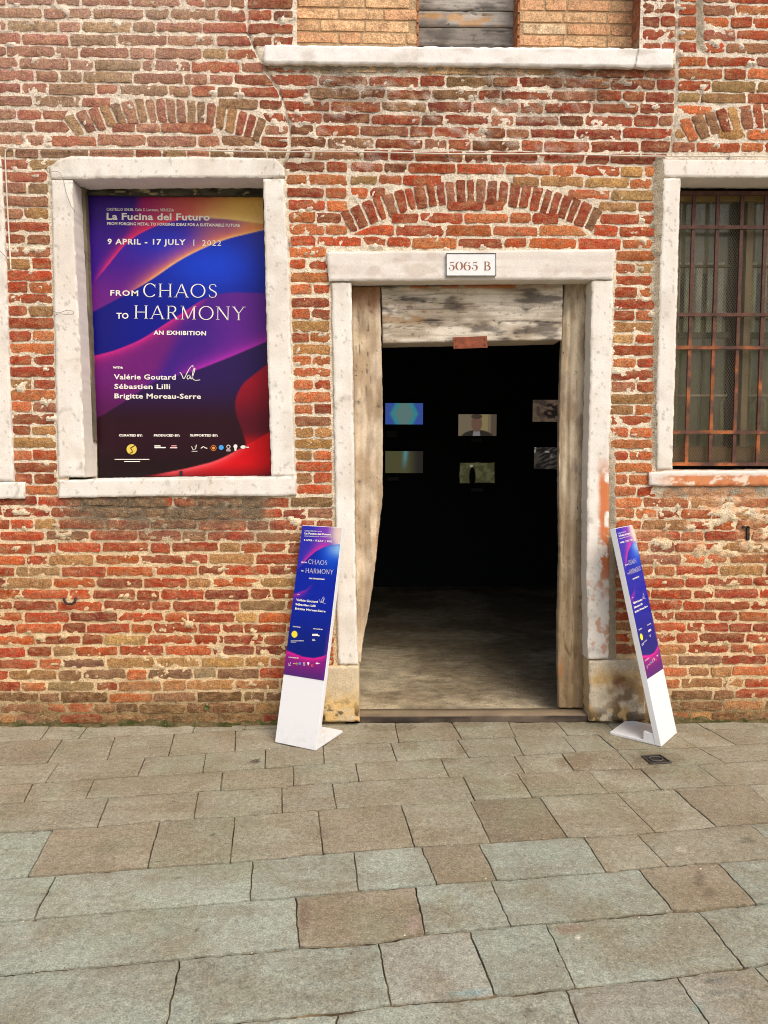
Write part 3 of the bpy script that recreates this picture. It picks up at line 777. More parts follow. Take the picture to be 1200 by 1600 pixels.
def poster_col(px, py):
    v = (py-306)/438.0; xl = 135+16*v; u = (px-xl)/(276-3*v)
    x = (u*1.0)*1035; y = None
    # work in the coordinates of an upright 1035 x 1650 print
    X = u*1035; Y = v*1650
    C = lambda *k: lin(k)
    def crv(pts, xx): p = np.array(pts, float); return np.interp(xx, p[:, 0], p[:, 1])
    def soft(pts, xx):
        return sum(crv(pts, xx+d) for d in (-60, -40, -20, 0, 20, 40, 60))/7
    yA = soft([(-80, 600), (0, 535), (90, 440), (160, 345), (250, 250), (400, 175), (560, 135), (700, 128), (870, 142), (1035, 165), (1120, 180)], X)
    yB = soft([(-80, 730), (0, 690), (250, 560), (370, 490), (520, 385), (670, 308), (820, 250), (1035, 200), (1120, 180)], X)
    yC = soft([(-80, 970), (0, 945), (130, 915), (300, 845), (420, 765), (570, 672), (680, 595), (820, 566), (1035, 575), (1120, 580)], X)
    yD = soft([(-80, 1330), (0, 1320), (150, 1230), (380, 1080), (520, 1055), (640, 1015), (820, 945), (1035, 855), (1120, 815)], X)
    yF = soft([(-80, 1700), (250, 1660), (520, 1610), (720, 1560), (880, 1475), (1035, 1390), (1120, 1340)], X)
    xE = soft([(900, 1120), (1000, 1040), (1060, 920), (1150, 850), (1230, 825), (1330, 850), (1400, 880), (1500, 900), (1700, 880)], Y)
    # top layer
    foldx = crv([(0, 300), (200, 250), (400, 120), (600, -20)], Y)
    c = mixc(np.broadcast_to(C(58, 14, 140), X.shape+(3,)), C(176, 28, 110), sst(-25, 60, X-foldx))
    c = mixc(c, C(214, 96, 84), sst(330, 620, X+Y*.25)); c = mixc(c, C(238, 186, 86), sst(600, 960, X+Y*.5))
    gl = np.exp(-np.clip(yA-Y, 0, 999)/26.); c = mixc(c, C(250, 52, 96), gl*.85*sst(0, 120, X)*sst(760, 420, X)); c = mixc(c, C(255, 224, 140), gl*.7*sst(560, 760, X))
    # between A and B
    m = mixc(np.broadcast_to(C(72, 18, 140), X.shape+(3,)), C(26, 44, 190), np.exp(-((X-480)/260.)**2-((Y-270)/130.)**2))
    m = mixc(m, C(120, 34, 130), sst(380, 620, Y)*.7); m = mixc(m, C(150, 88, 130), sst(560, 760, X)*.9); m = mixc(m, C(232, 164, 88), sst(820, 1000, X)*.9)
    gl = np.exp(-np.clip(yB-Y, 0, 999)/40.); m = mixc(m, C(252, 130, 70), gl*sst(150, 420, X)*.9); m = mixc(m, C(255, 206, 120), np.exp(-np.clip(yB-Y, 0, 999)/9.)*sst(200, 500, X))
    c = mixc(c, m, sst(-4, 4, Y-yA))
    # blue
    m = mixc(np.broadcast_to(C(10, 20, 140), X.shape+(3,)), C(18, 64, 214), np.exp(-((X-740)/330.)**2-((Y-400)/170.)**2)); m = mixc(m, C(20, 14, 100), sst(350, 0, X)*.5)
    m = mixc(m, C(52, 60, 180), sst(800, 1035, X)*sst(450, 200, Y)*.5)
    c = mixc(c, m, sst(-4, 4, Y-yB))
    # purple
    fx = crv([(830, 500), (1050, 380), (1250, 200), (1400, 0)], Y)
    m = mixc(np.broadcast_to(C(112, 26, 118), X.shape+(3,)), C(66, 26, 134), sst(-60, 60, X-fx)); m = mixc(m, C(104, 34, 150), sst(600, 900, X)*.8)
    m = mixc(m, C(72, 16, 54), sst(1000, 1350, Y)*sst(400, 100, X)*.8)
    gl = np.exp(-np.clip(Y-yC, 0, 999)/22.); m = mixc(m, C(232, 40, 140), gl*sst(720, 560, X)*.85)
    gl = np.exp(-np.clip(yD-Y, 0, 999)/30.); m = mixc(m, C(200, 44, 190), gl*sst(440, 640, X)*.8)
    c = mixc(c, m, sst(-4, 4, Y-yC))
    m = mixc(np.broadcast_to(C(44, 22, 86), X.shape+(3,)), C(44, 12, 26), sst(1040, 1330, Y))
    m = mixc(m, C(26, 8, 12), sst(1400, 1650, Y))
    c = mixc(c, m, sst(-5, 5, Y-yD))
    m = mixc(np.broadcast_to(C(168, 14, 40), X.shape+(3,)), C(96, 12, 34), sst(1050, 1350, Y)); m = mixc(m, C(190, 12, 20), sst(1380, 1480, Y))
    c = mixc(c, m, sst(-5, 5, X-xE))
    m = mixc(np.broadcast_to(C(214, 10, 22), X.shape+(3,)), C(130, 4, 14), sst(1560, 1660, Y)); gl = np.exp(-np.clip(Y-yF, 0, 999)/16.); m = mixc(m, C(240, 90, 100), gl*sst(960, 760, X)*sst(300, 500, X))
    return mixc(c, m, sst(-5, 5, Y-yF))
poster = empty('poster_board', tuple(P(288, 745, YP)), 'tall exhibition poster with purple, blue and red waves filling the left stone window', 'poster')
n1, n2 = 150, 240
s = np.linspace(0, 1, n1)[:, None]; t = np.linspace(0, 1, n2)[None, :]
ppx = (135+16*t)*(1-s)+(411+13*t)*s; ppy = (305+440*t)*(1-s)+(307+436*t)*s
V = P(ppx, ppy, YP); cc = poster_col(ppx, ppy).reshape(-1, 3)*.86
o = mesh_np('printed_sheet', V.reshape(-1, 3), grid_faces(n1, n2)[:, ::-1], M['print'], poster, cc, False)
mb = MB(); a = P(151, 745, YP); b = P(411, 307, YP)
c4 = [P(*k, YP) for k in ((134, 304), (412, 306), (425, 744), (150, 746))]
for i in range(4):
    mb.beam(c4[i]+(0, .004, 0), c4[(i+1) % 4]+(0, .004, 0), .008, .02, lin((24, 20, 26)))
mb.build('backing_board', M['inkcol'], poster)
V = np.array([k+(0, .003, 0) for k in c4]+[k+(0, .02, 0) for k in c4])
mesh_np('panel', V, [[0, 1, 2, 3][::-1], [4, 5, 6, 7], [0, 4, 5, 1], [1, 5, 6, 2], [2, 6, 7, 3], [3, 7, 4, 0]], M['black'], poster)
for (x, y, w, h) in ((281, 740, 4, 8), (412, 352, 3, 9), (142, 741, 3, 4)):
    a = P(x, y+h/2, YP-.004); b = P(x+w, y-h/2, YP-.004); mb = MB(); mb.box((a[0], YP-.012, a[2]), (b[0], YP-.002, b[2]), (.02, .02, .02)); mb.build('clip', M['inkcol'], poster)
pr = Print(lambda x, y: P(x, y, YP), (0, -1, 0), .0018)
pr.text("CASTELLO 5063B. Calle S. Lorenzo, VENEZIA", (166.7, 329.3), (272, 330.5), 4.3, .012)
pr.text("La Fucina del Futuro", (166.7, 343.5), (328, 344.8), 10.8, .028, spacing=1.04)
pr.text("FROM FORGING METAL TO FORGING IDEAS FOR A SUSTAINABLE FUTURE", (167.5, 351.6), (374.7, 354.6), 4.6, .02)
pr.text("9 APRIL - 17 JULY", (168, 381.8), (290, 383), 8.8, .028, spacing=1.15)
pr.rect(302.4, 374.5, 303.6, 384.5); pr.text("2022", (316, 383.8), (345.5, 384.2), 8.4, 0, spacing=1.2)
pr.text("FROM", (172.5, 462), (216, 462.6), 8.6, .018, spacing=1.15)
pr.serif("CHAOS", (224, 464), (339, 465.2), 21)
pr.text("TO", (182, 498), (201, 498.3), 9.2, .02)
pr.serif("HARMONY", (210, 498), (383.5, 500.5), 21)
pr.text("AN EXHIBITION", (240, 523), (322, 524.2), 6.6, .035, spacing=1.1)
pr.text("WITH:", (176.5, 576), (192, 576.2), 3.4, .04)
pr.text("Valérie Goutard", (178, 592.8), (274.7, 593.3), 8, .02, spacing=1.05)
pr.text("Sébastien Lilli", (178.7, 607.6), (266, 608), 7.8, .02, spacing=1.05)
pr.text("Brigitte Moreau-Serre", (179, 622.5), (314, 623.3), 7.8, .02, spacing=1.05)
pr.sign((280, 594), (313, 595.5), 25)
pr.text("CURATED BY:", (186, 682), (222.7, 682.2), 3.6, .04); pr.text("PRODUCED BY:", (240.5, 682), (281, 682.2), 3.6, .04); pr.text("SUPPORTED BY:", (297, 682), (340.5, 682.2), 3.6, .04)
GOLD = lin((214, 190, 84))
pr.disc(205.9, 702, 8, GOLD)
pr.rect(179, 717.2, 233.5, 718.2); pr.rect(194, 720.6, 219, 721.6)
pr.rect(241.5, 695.8, 251, 697.6); pr.rect(241.5, 698.4, 259, 700.2); pr.rect(268, 695.8, 276, 697.4, lin((222, 150, 150))); pr.rect(266, 698.6, 277, 700.4, lin((230, 200, 200)))
def logos(pr, y, k=1.0, xs=(303.5, 319, 333.7, 345.7, 357, 368, 381), rr=1.0):
    w = pr.white
    x = xs[0]; pr.line([(x-4*k, y-1*k), (x-2*k, y+4*k), (x+2*k, y+3*k), (x+4*k, y-4*k), (x+1*k, y)], .9*k); pr.line([(x-4*k, y+6.5*k), (x+5*k, y+6.5*k)], .7*k)
    x = xs[1]; pr.line([(x-5*k, y+2*k), (x-1*k, y-1*k), (x+1*k, y+1*k), (x+5*k, y+2*k)], 1.2*k)
    if len(xs) > 6:
        x = xs[2]; pr.line(arc(x, y+1.5*k, 4.2*k, 4.2*k, 0, 360, 18), .9*k, lin((190, 120, 60))); pr.disc(x, y+1.5*k, 2.2*k, lin((236, 150, 70)))
    x = xs[3]; pr.disc(x, y+.6*k, 3.8*k, lin((70, 160, 232)))
    x = xs[4]; pr.line(arc(x, y-.5*k, 2.6*k, 2.6*k, 0, 360, 14), .9*k); pr.rect(x-3.3*k, y+4*k, x+3.3*k, y+5*k); pr.rect(x-3.3*k, y+5.8*k, x+3.3*k, y+6.5*k)
    x = xs[5]; pr.disc(x, y-1*k, 3.1*k); pr.poly([(x-2*k, y+1.5*k), (x+2*k, y+1.5*k), (x+1.2*k, y+6*k), (x-1.2*k, y+6*k)])
    x = xs[6]; pr.disc(x-1*k, y, 4.2*k, ry=2.6*k); pr.rect(x+2*k, y-.4*k, x+8*k, y+1.2*k)
logos(pr, 698.5)
tag(pr.mb.build('lettering', M['inkcol'], poster), kind='stuff')
pr2 = Print(lambda x, y: P(x, y, YP), (0, -1, 0), .003)
pr2.line([(211, 696), (207, 698.5), (204, 700), (206, 703), (208, 706), (203, 708.5)], 1.4, lin((60, 24, 30))); pr2.mb.build('emblem_line', M['inkcol'], poster)

# ------------------------------------------------------------------ doorway
door = empty('doorway', tuple(P(735, 1130)), 'tall doorway of white stone blocks lined with cracked grey timber posts and beam', 'doorway')
panel('lintel', [(511, 393), (640, 392), (760, 391), (880, 390), (961, 389)], [(514, 439), (640, 438), (800, 437), (958, 436)], YS-.012, .3, M['stone'], door, col_lintel, amp=.0025, edge=.003, seed=21)
panel('jamb', [(518, 441), (520, 560), (523, 700), (525, 860), (526, 950), (529, 1039)], [(549, 441), (551, 560), (553, 700), (555, 860), (557, 960), (559, 1039)], YS, .5, M['stone'], door, col_stone, amp=.002, edge=.0035, seed=22)
def col_peel(px, py, X, Z, t, s):
    c = col_stone(px, py, X, Z, t, s)
    n = fbm(X*30, Z*22, 4, 33); lw = sst(700, 760, py)*sst(960, 880, py)
    side = sst(932, 941, px+7*(n-.5))
    m = lw*side*sst(.36, .46, n); c = mixc(c, lin((204, 122, 76)), m)
    m2 = sst(860, 960, py)*sst(.58, .64, n); c = mixc(c, lin((196, 128, 84)), m2*.7)
    return c
panel('jamb', [(925, 438), (922, 600), (918, 760), (917, 900), (919, 1031)], [(958, 437), (957, 560), (952, 700), (952, 850), (953, 950), (951, 1030)], YS, .5, M['stone'], door, col_peel, amp=.002, edge=.0045, seed=23)
def col_plL(px, py, X, Z, t, s):
    n = fbm(X*30, Z*30, 4, 35); n2 = fbm(X*12, Z*12, 4, 37)
    c = mixc(lin((206, 190, 160)), lin((214, 180, 120)), sst(1060, 1110, py)*sst(.25, .5, n2))
    return mixc(c, lin((72, 52, 30)), sst(1080, 1125, py)*sst(.54, .60, n))
def col_plR(px, py, X, Z, t, s):
    n = fbm(X*26, Z*26, 4, 38); n2 = fbm(X*9, Z*9, 4, 39)
    c = mixc(lin((214, 202, 178)), lin((214, 180, 124)), sst(.35, .6, n2)*sst(1032, 1065, py))
    r = np.exp(-((px-972)/22.)**2-((py-1085)/34.)**2); c = mixc(c, lin((122, 96, 68)), np.clip(r*1.5, 0, 1)*sst(.28, .6, n)*.85)
    c = mixc(c, lin((128, 74, 50)), np.exp(-((px-968)/11.)**2-((py-1068)/14.)**2)*.6)
    return mixc(c, lin((70, 58, 40)), np.maximum(sst(1095, 1124, py), sst(985, 1012, px)*.5)*sst(.42, .56, n)*.85)
panel('plinth_block', [(504, 1042), (503, 1129)], [(560, 1041), (562, 1128)], YS-.014, .5, M['plinth'], door, col_plL, amp=.004, edge=.004, bevel=.009, seed=24)
panel('plinth_block', [(921, 1033), (922, 1128)], [(1006, 1031), (1009, 1060), (1010, 1127)], YS-.014, .5, M['plinth'], door, col_plR, amp=.006, edge=.007, bevel=.012, seed=25)
# timbers
def wood_fn(vertical, knots, tone_a, tone_b, tone_d, brown, seed, ridges=0.0, contrast=1.0):
    def field(X, Z):
        u, v = (Z, X) if vertical else (X, Z)
        f = v.copy()
        for (ku, kv, su, sv, am) in knots:
            f = f+am*np.exp(-((u-ku)/su)**2-((v-kv)/sv)**2)
        f = f+.012*(fbm(u*4, v*6, 3, seed)-.5)*2
        return u, f
    def disp(X, Z, t, s):
        u, f = field(X, Z)
        g = fbm(u*2.2, f*85, 3, seed+4); r = fbm(u*.5, f*26, 2, seed+6)
        crack = np.maximum(sst(.020, .004, np.abs(fbm(u*.9, f*20, 2, seed+8)-.5)), sst(.014, .003, np.abs(fbm(u*1.3, f*46, 2, seed+18)-.5))*.7)*sst(.38, .6, fbm(u*1.6, f*10, 2, seed+9))
        d = (g-.5)*.003+(r-.5)*ridges+crack*.006
        for (ku, kv, su, sv, am) in knots:
            d = d-.002*np.exp(-((u-ku)/(su*.5))**2-((f-kv)/(sv*.5))**2)
        return d
    def colr(px, py, X, Z, t, s):
        u, f = field(X, Z)
        g = fbm(u*2.0, f*120, 3, seed+4); w = fbm(u*5, f*14, 4, seed+12); r = fbm(u*.5, f*26, 2, seed+6)
        crack = np.maximum(sst(.020, .004, np.abs(fbm(u*.9, f*20, 2, seed+8)-.5)), sst(.014, .003, np.abs(fbm(u*1.3, f*46, 2, seed+18)-.5))*.7)*sst(.38, .6, fbm(u*1.6, f*10, 2, seed+9))
        c = mixc(np.broadcast_to(tone_a, X.shape+(3,)), tone_b, sst(.35, .65, w))
        c = mixc(c, tone_b*.72, sst(.45, .7, g)*.4*contrast)
        dk = sst(.52, .74, fbm(u*7, f*22, 4, seed+31)); c = mixc(c, tone_d*2.2, dk*.6*contrast); c = mixc(c, tone_d, crack*.7)
        c = mixc(c, tone_d*1.5, sst(.56, .7, r)*.45*contrast)
        for (ku, kv, su, sv, am) in knots:
            q = ((u-ku)/(su*.35))**2+((v_ if False else (X if vertical else Z))-kv)**2/(sv*.55)**2
            c = mixc(c, tone_d, np.exp(-q)*.75)
            ring = .5+.5*np.cos(np.sqrt(q)*8); c = mixc(c, tone_d*1.8, np.exp(-q*.12)*ring*.5)
        # nail holes
        hs = vnoise(X*75, Z*75, seed+20); c = mixc(c, lin((40, 28, 22)), sst(.965, .985, hs))
        return brown(c, px, py, X, Z)
    return disp, colr
WA, WB, WD = lin((214, 196, 170)), lin((178, 156, 128)), lin((58, 48, 40))
def brownL(c, px, py, X, Z):
    n = fbm(X*18, Z*14, 4, 44)
    c = mixc(c, lin((136, 88, 52)), sst(505, 462, py+30*(n-.5))*.8)
    return mixc(c, lin((196, 142, 96)), sst(800, 880, py)*sst(580, 592, px+py*0)*.5)
def kn(px, py, su, sv, am, vertical):
    p = P(px, py, .1); return (p[2], p[0], su, sv, am) if vertical else (p[0], p[2], su, sv, am)
d1, c1 = wood_fn(True, [kn(560, 628, .03, .02, .014, True), kn(580, 487, .014, .012, .006, True), kn(562, 752, .02, .016, .01, True), kn(592, 635, .02, .016, .01, True)], WA, WB, WD, brownL, 5, contrast=.45)
panel('wooden_post', [(549, 447), (552, 620), (554, 780), (555, 860), (557, 960), (558, 1036)],
      [(594, 447), (596, 540), (598, 620), (598, 775), (590, 850), (585, 895), (579, 940), (573, 972), (568, 995), (564, 1036)],
      .105, .26, M['wood'], door, c1, step=.0055, amp=.001, edge=.004, bevel=.008, dispfn=d1, seed=26)
def brownR(c, px, py, X, Z):
    n = fbm(X*14, Z*10, 4, 48)
    c = mixc(c, lin((142, 118, 84)), sst(700, 1000, py)*.65)
    c = mixc(c, lin((182, 122, 80)), sst(462, 446, py)*sst(912, 918, px)*.9)
    return mixc(c, lin((168, 108, 60)), np.exp(-((px-875)/4.)**2-((py-1048)/12.)**2)*.8)
d2, c2 = wood_fn(True, [kn(905, 985, .03, .02, .012, True), kn(896, 1060, .03, .02, .012, True)], lin((204, 188, 162)), lin((164, 146, 120)), WD, brownR, 15, ridges=.028, contrast=.7)
panel('wooden_post', [(883, 442), (878, 532), (874, 645), (873, 752), (875, 860), (872, 960), (872, 1043), (874, 1107)],
      [(924, 442), (920, 645), (918, 752), (915, 860), (917, 960), (915, 1040), (913, 1107)], .105, .15, M['wood'], door, c2, step=.0055, amp=.001, edge=.003, bevel=.008, dispfn=d2, seed=27)
def brownB(c, px, py, X, Z):
    n = fbm(X*7, Z*22, 4, 54)
    c = mixc(c, lin((150, 116, 74)), sst(.48, .62, n)*sst(760, 640, px)*sst(468, 478, py)*sst(520, 495, py)*.8)
    return mixc(c, lin((182, 104, 50)), sst(453, 448, py+4*(n-.5))*sst(.45, .55, fbm(X*10, Z*2, 2, 58))*.85)
d3, c3 = wood_fn(False, [kn(822, 484, .05, .020, .022, False), kn(780, 505, .014, .014, .010, False), kn(822, 517, .014, .01, .008, False), kn(645, 522, .018, .012, .008, False), kn(640, 480, .06, .01, .012, False)],
                 lin((220, 210, 194)), lin((176, 162, 142)), lin((52, 46, 42)), brownB, 25, contrast=1.3)
panel('wooden_beam', [(596, 447), (700, 446), (800, 444), (880, 442)], [(598, 536), (700, 534), (800, 533), (878, 531)], .1, .3, M['wood'], door, c3, step=.0055, amp=.0012, edge=.002, bevel=.006, dispfn=d3, seed=28)
def col_thr(px, py, X, Z, t, s): return mixc(lin((64, 54, 46)), lin((118, 100, 82)), sst(.45, .7, fbm(X*3, Z*60, 4, 66)))
xa, xb = wx(562, 1120), wx(921, 1120)
nn = 60
U = np.linspace(xa, xb, nn); prof = [(.012, 0), (.008, .036), (.016, .044), (.08, .046), (.135, .044), (.14, .0)]
V = np.array([[(x, y+(fbm(x*9, k*3.1, 3, 2)-.5)*.006, z+(fbm(x*7, k*2.3, 3, 6)-.5)*.005*(z > 0)) for k, (y, z) in enumerate(prof)] for x in U]).reshape(-1, 3)
g_ = fbm(V[:, 0]*4, V[:, 1]*40+V[:, 2]*60, 4, 68)
o = mesh_np('threshold', V, grid_faces(nn, len(prof)), M['wood'], door, mixc(mixc(lin((50, 43, 38)), lin((98, 86, 74)), sst(.4, .7, g_)), lin((150, 132, 106)), sst(.038, .046, V[:, 2])*.75))

# small plates on the doorway
np_ = empty('number_plate', tuple(P(736, 430, YS-.02)), 'white enamel house number plate with faded brown numerals on the stone lintel', 'number plate')
a = P(697, 431, YS-.022); b = P(775, 396, YS-.022)
mb = MB(); mb.box((a[0], YS-.026, a[2]), (b[0], YS-.006, b[2])); mb.build('plate', M['enamel'], np_)
mb = MB(); bc = lin((70, 72, 74)); c4 = [P(*k, YS-.027) for k in ((697.5, 396), (774.8, 396), (774.8, 431), (697.5, 431))]
for i in range(4): mb.beam(c4[i], c4[(i+1) % 4], .0038, .003, bc)
mb.build('border', M['inkcol'], np_)
pn_ = Print(lambda x, y: P(x, y, YS-.026), (0, -1, 0), .001); NB = lin((150, 100, 76))
def num(x0, y0, w, h, strokes):
    for pts, wd in strokes:
        p = resample(pts, np.linspace(0, 1, 14)) if len(pts) > 2 else np.array(pts, float)
        q = np.stack([x0+p[:, 0]*w, y0-p[:, 1]*h], -1)
        ww = np.interp(np.linspace(0, 1, len(q)), np.linspace(0, 1, len(wd)), wd)*w
        v, f = strip(q, ww); pn_.mb.add(pn_.to3(v[:, 0], v[:, 1])+pn_.n, f, NB)
five = [([(.18, .93), (.8, .9), (.95, 1.0)], (.1, .16, .05)), ([(.20, .93), (.22, .55)], (.05, .05)), ([(.22, .55), (.5, .62), (.78, .5), (.88, .3), (.78, .1), (.55, 0)], (.05, .08, .2, .3, .2, .06)),
        ([(.0, .22), (.1, .24), (.2, .2)], (.15, .24, .15)), ([(.12, .1), (.3, .0), (.5, 0)], (.04, .05, .05))]
zero = [([(.45, 1), (.12, .75), (.08, .5), (.12, .25), (.45, 0)], (.05, .2, .28, .2, .05)), ([(.6, 1), (.92, .75), (.96, .5), (.92, .25), (.6, 0)], (.05, .2, .28, .2, .05))]
six = [([(.55, 1), (.2, .8), (.08, .45), (.18, .15), (.45, 0)], (.05, .18, .28, .2, .05)), ([(.55, .6), (.85, .5), (.95, .3), (.85, .1), (.6, 0)], (.04, .16, .26, .16, .04)), ([(.72, .88), (.82, .86), (.9, .86)], (.14, .2, .14)), ([(.25, .5), (.55, .6)], (.04, .04))]
bee = [([(.22, 1), (.22, 0)], (.22, .22)), ([(.0, .98), (.6, .98)], (.06, .06)), ([(.0, .02), (.6, .02)], (.06, .06)), ([(.5, .98), (.8, .9), (.84, .74), (.7, .56), (.4, .53)], (.04, .16, .2, .14, .04)),
       ([(.5, .53), (.9, .44), (.98, .26), (.86, .06), (.5, .02)], (.04, .16, .24, .16, .04))]
for gl_, x0, w in ((five, 701.5, 9), (zero, 712, 10.5), (six, 724.5, 10.5), (five, 737.5, 9), (bee, 756, 10)): num(x0, 422.3, w, 13.5, gl_)
tag(pn_.mb.build('numerals', M['inkcol'], np_), kind='stuff')
pl = empty('metal_plate', tuple(P(735, 545, .09)), 'small rusty brown metal plate nailed to the lower edge of the timber beam', 'plate')
c4 = [P(*k, .09) for k in ((708, 527), (761, 525), (762, 543), (709, 545))]
V = np.array([k for k in c4]+[k+(0, .012, 0) for k in c4]); mesh_np('rusty_sheet', V, [[3, 2, 1, 0], [4, 5, 6, 7], [0, 1, 5, 4], [1, 2, 6, 5], [2, 3, 7, 6], [3, 0, 4, 7]], M['iron'], pl, lin((134, 70, 44)), False)
for x, y in ((712, 531), (757, 529), (713, 541), (758, 539)): q = P(x, y, .088); mb = MB(); mb.box(q-(.003, .003, .003), q+(.003, .004, .003), lin((80, 50, 40))); mb.build('nail', M['iron'], pl)

# ------------------------------------------------------------------ room inside the doorway
mb = MB(); RX0, RX1, RY0, RY1, RZ = -2.6, 3.4, .5, 4.6, 3.3
mb.box((RX0-.1, RY1, 0), (RX1+.1, RY1+.1, RZ)); mb.box((RX0-.1, RY0, 0), (RX0, RY1, RZ)); mb.box((RX1, RY0, 0), (RX1+.1, RY1, RZ)); mb.box((RX0-.1, RY0, RZ), (RX1+.1, RY1+.1, RZ+.1))
mb.box((RX0-.1, RY0+.002, 0), (wx(528), RY0+.03, RZ)); mb.box((wx(946), RY0+.002, 0), (RX1+.1, RY0+.03, RZ)); mb.box((wx(528), RY0+.002, ztop_d), (wx(946), RY0+.03, RZ))
tag(mb.build('room_walls', M['black']), kind='structure')
nx, ny = 120, 110
FX, FY = np.meshgrid(np.linspace(RX0, RX1, nx), np.linspace(.14, RY1, ny), indexing='ij')
FZ = .012+(fbm(FX*3, FY*4, 4, 3)-.5)*.02
g_ = fbm(FX*2, FY*3, 4, 13)
c = mixc(lin((186, 172, 144)), lin((142, 128, 102)), sst(.4, .65, g_)); c = mixc(c, lin((176, 164, 140)), sst(.5, .8, fbm(FX*5, FY*5, 3, 23))*.5)
tag(mesh_np('interior_floor', np.stack([FX, FY, FZ], -1).reshape(-1, 3), grid_faces(nx, ny), M['floor'], None, c.reshape(-1, 3)), kind='structure')
YB = RY1-.05
def screen_col(k, u, v):
    c = screen_pic(k, u, v); l = c.mean(-1, keepdims=True); return (c*.75+l*.25)*.8
def screen_pic(k, u, v):
    C = lambda *q: lin(q); z = np.zeros(u.shape)+0
    B = lambda *q: np.broadcast_to(lin(q), u.shape+(3,))
    n = fbm(u*9, v*7, 3, k*7)
    if k == 0:
        r = np.abs(u-.5)*1.9+np.abs(v-.5)*.55; c = mixc(B(88, 128, 124), C(0, 140, 150), sst(.42, .52, r)); c = mixc(c, C(20, 70, 170), sst(.62, .8, r)); return c
    if k == 1:
        c = mixc(B(84, 82, 44), C(48, 42, 38), sst(.5, .9, u)); c = mixc(c, C(70, 140, 142), np.exp(-((u-.54+.05*v)/.06)**2)*sst(1, .1, v)); return c
    if k == 2:
        c = mixc(B(120, 104, 76), C(142, 124, 64), sst(.48, .5, u)*sst(.78, .76, u)); c = mixc(c, C(92, 76, 56), sst(.84, .86, u))
        body = sst(1.0, .9, np.sqrt(((u-.5)/.46)**2+((v-1.12)/.42)**2)); c = mixc(c, C(52, 44, 38), body)
        c = mixc(c, C(128, 120, 124), sst(1, .9, np.abs(u-.48)/.1)*sst(.72, .8, v)*sst(1, .85, np.abs(u-.48)/(.13*(v-.2)+.01)))
        head = sst(1.05, .9, np.sqrt(((u-.48)/.145)**2+((v-.42)/.40)**2)); c = mixc(c, C(112, 78, 58), head); return mixc(c, C(70, 58, 44), sst(1.05, .9, np.sqrt(((u-.48)/.15)**2+((v-.1)/.12)**2)))
    if k == 3:
        c = mixc(B(66, 66, 34), C(88, 84, 50), sst(.4, .6, n)); e = np.minimum(np.minimum(u, 1-u)*1.7, np.minimum(v, 1-v)*1.0)+.06*(fbm(u*6, v*6, 3, 4)-.5)
        c = mixc(c, C(4, 4, 4), np.maximum(sst(1, .8, np.sqrt(((u-.37)/.1)**2+((v-.68)/.5)**2)), sst(.05, .02, e))); return mixc(c, C(150, 150, 130), sst(1, .7, np.sqrt(((u-.34)/.05)**2+((v-.18)/.06)**2)))
    if k == 4:
        c = mixc(B(98, 78, 58), C(66, 52, 42), sst(.4, .6, n)); return mixc(c, C(34, 26, 24), sst(1, .8, np.sqrt(((u-.55)/.3)**2+((v-.5)/.36)**2))*sst(.35, .55, n))
    c = mixc(B(34, 30, 28), C(70, 62, 54), sst(.5, .6, fbm((u+v)*12, (u-v)*3, 3, 9))); return mixc(c, C(140, 136, 126), sst(.62, .72, n)*sst(.6, .2, v))
SCR = [((602, 630), (661, 663), 'hexagonal teal glow on a blue ground', 'upper left'), ((602, 705), (661, 739), 'olive picture with one pale teal vertical streak', 'lower left'),
       ((716, 647.5), (776, 681), 'head and shoulders of a speaker in a dark jacket', ''), ((717, 722), (774, 755.5), 'dark standing figure on an olive ground', ''),
       ((832, 625), (890, 659), 'brown picture with a dark blotch', ''), ((834, 699), (892, 733), 'dark grey picture of slanting strokes', '')]
for k, (a, b, d, _) in enumerate(SCR):
    p0 = P(a[0], b[1], YB); p1 = P(b[0], a[1], YB)
    e = empty('screen', ((p0[0]+p1[0])/2, YB, p0[2]), 'lit screen in the dark room, '+d, 'screen', 'screens on the back wall of the dark room')
    mb = MB(); mb.box((p0[0]-.008, YB+.001, p0[2]-.008), (p1[0]+.008, YB+.04, p1[2]+.008), (.01, .01, .01)); mb.build('casing', M['inkcol'], e)
    nu, nv = 60, 36; uu, vv = np.meshgrid(np.linspace(0, 1, nu), np.linspace(0, 1, nv), indexing='ij')
    V = np.stack([p0[0]+(p1[0]-p0[0])*uu, 0*uu+YB-.002, p1[2]+(p0[2]-p1[2])*vv], -1)
    mesh_np('picture', V.reshape(-1, 3), grid_faces(nu, nv)[:, ::-1], M['screen'], e, screen_col(k, uu, vv).reshape(-1, 3), False)
for (x0, y0, x1, y1, lab) in ((604, 673, 620, 683, 'under the teal screen'), (605, 745, 623, 751, 'under the screen with the teal streak'), (736, 685, 753, 690, 'under the screen showing a speaker'), (736, 763, 755, 768, 'under the screen showing a dark figure')):
    a = P(x0, y1, YB); b = P(x1, y0, YB); mb = MB(); mb.box((a[0], YB-.004, a[2]), (b[0], YB+.004, b[2]))
    tag(mb.build('caption_card', M['card']), 'small dim grey caption card on the black wall '+lab, 'caption card', 'caption cards below the screens')

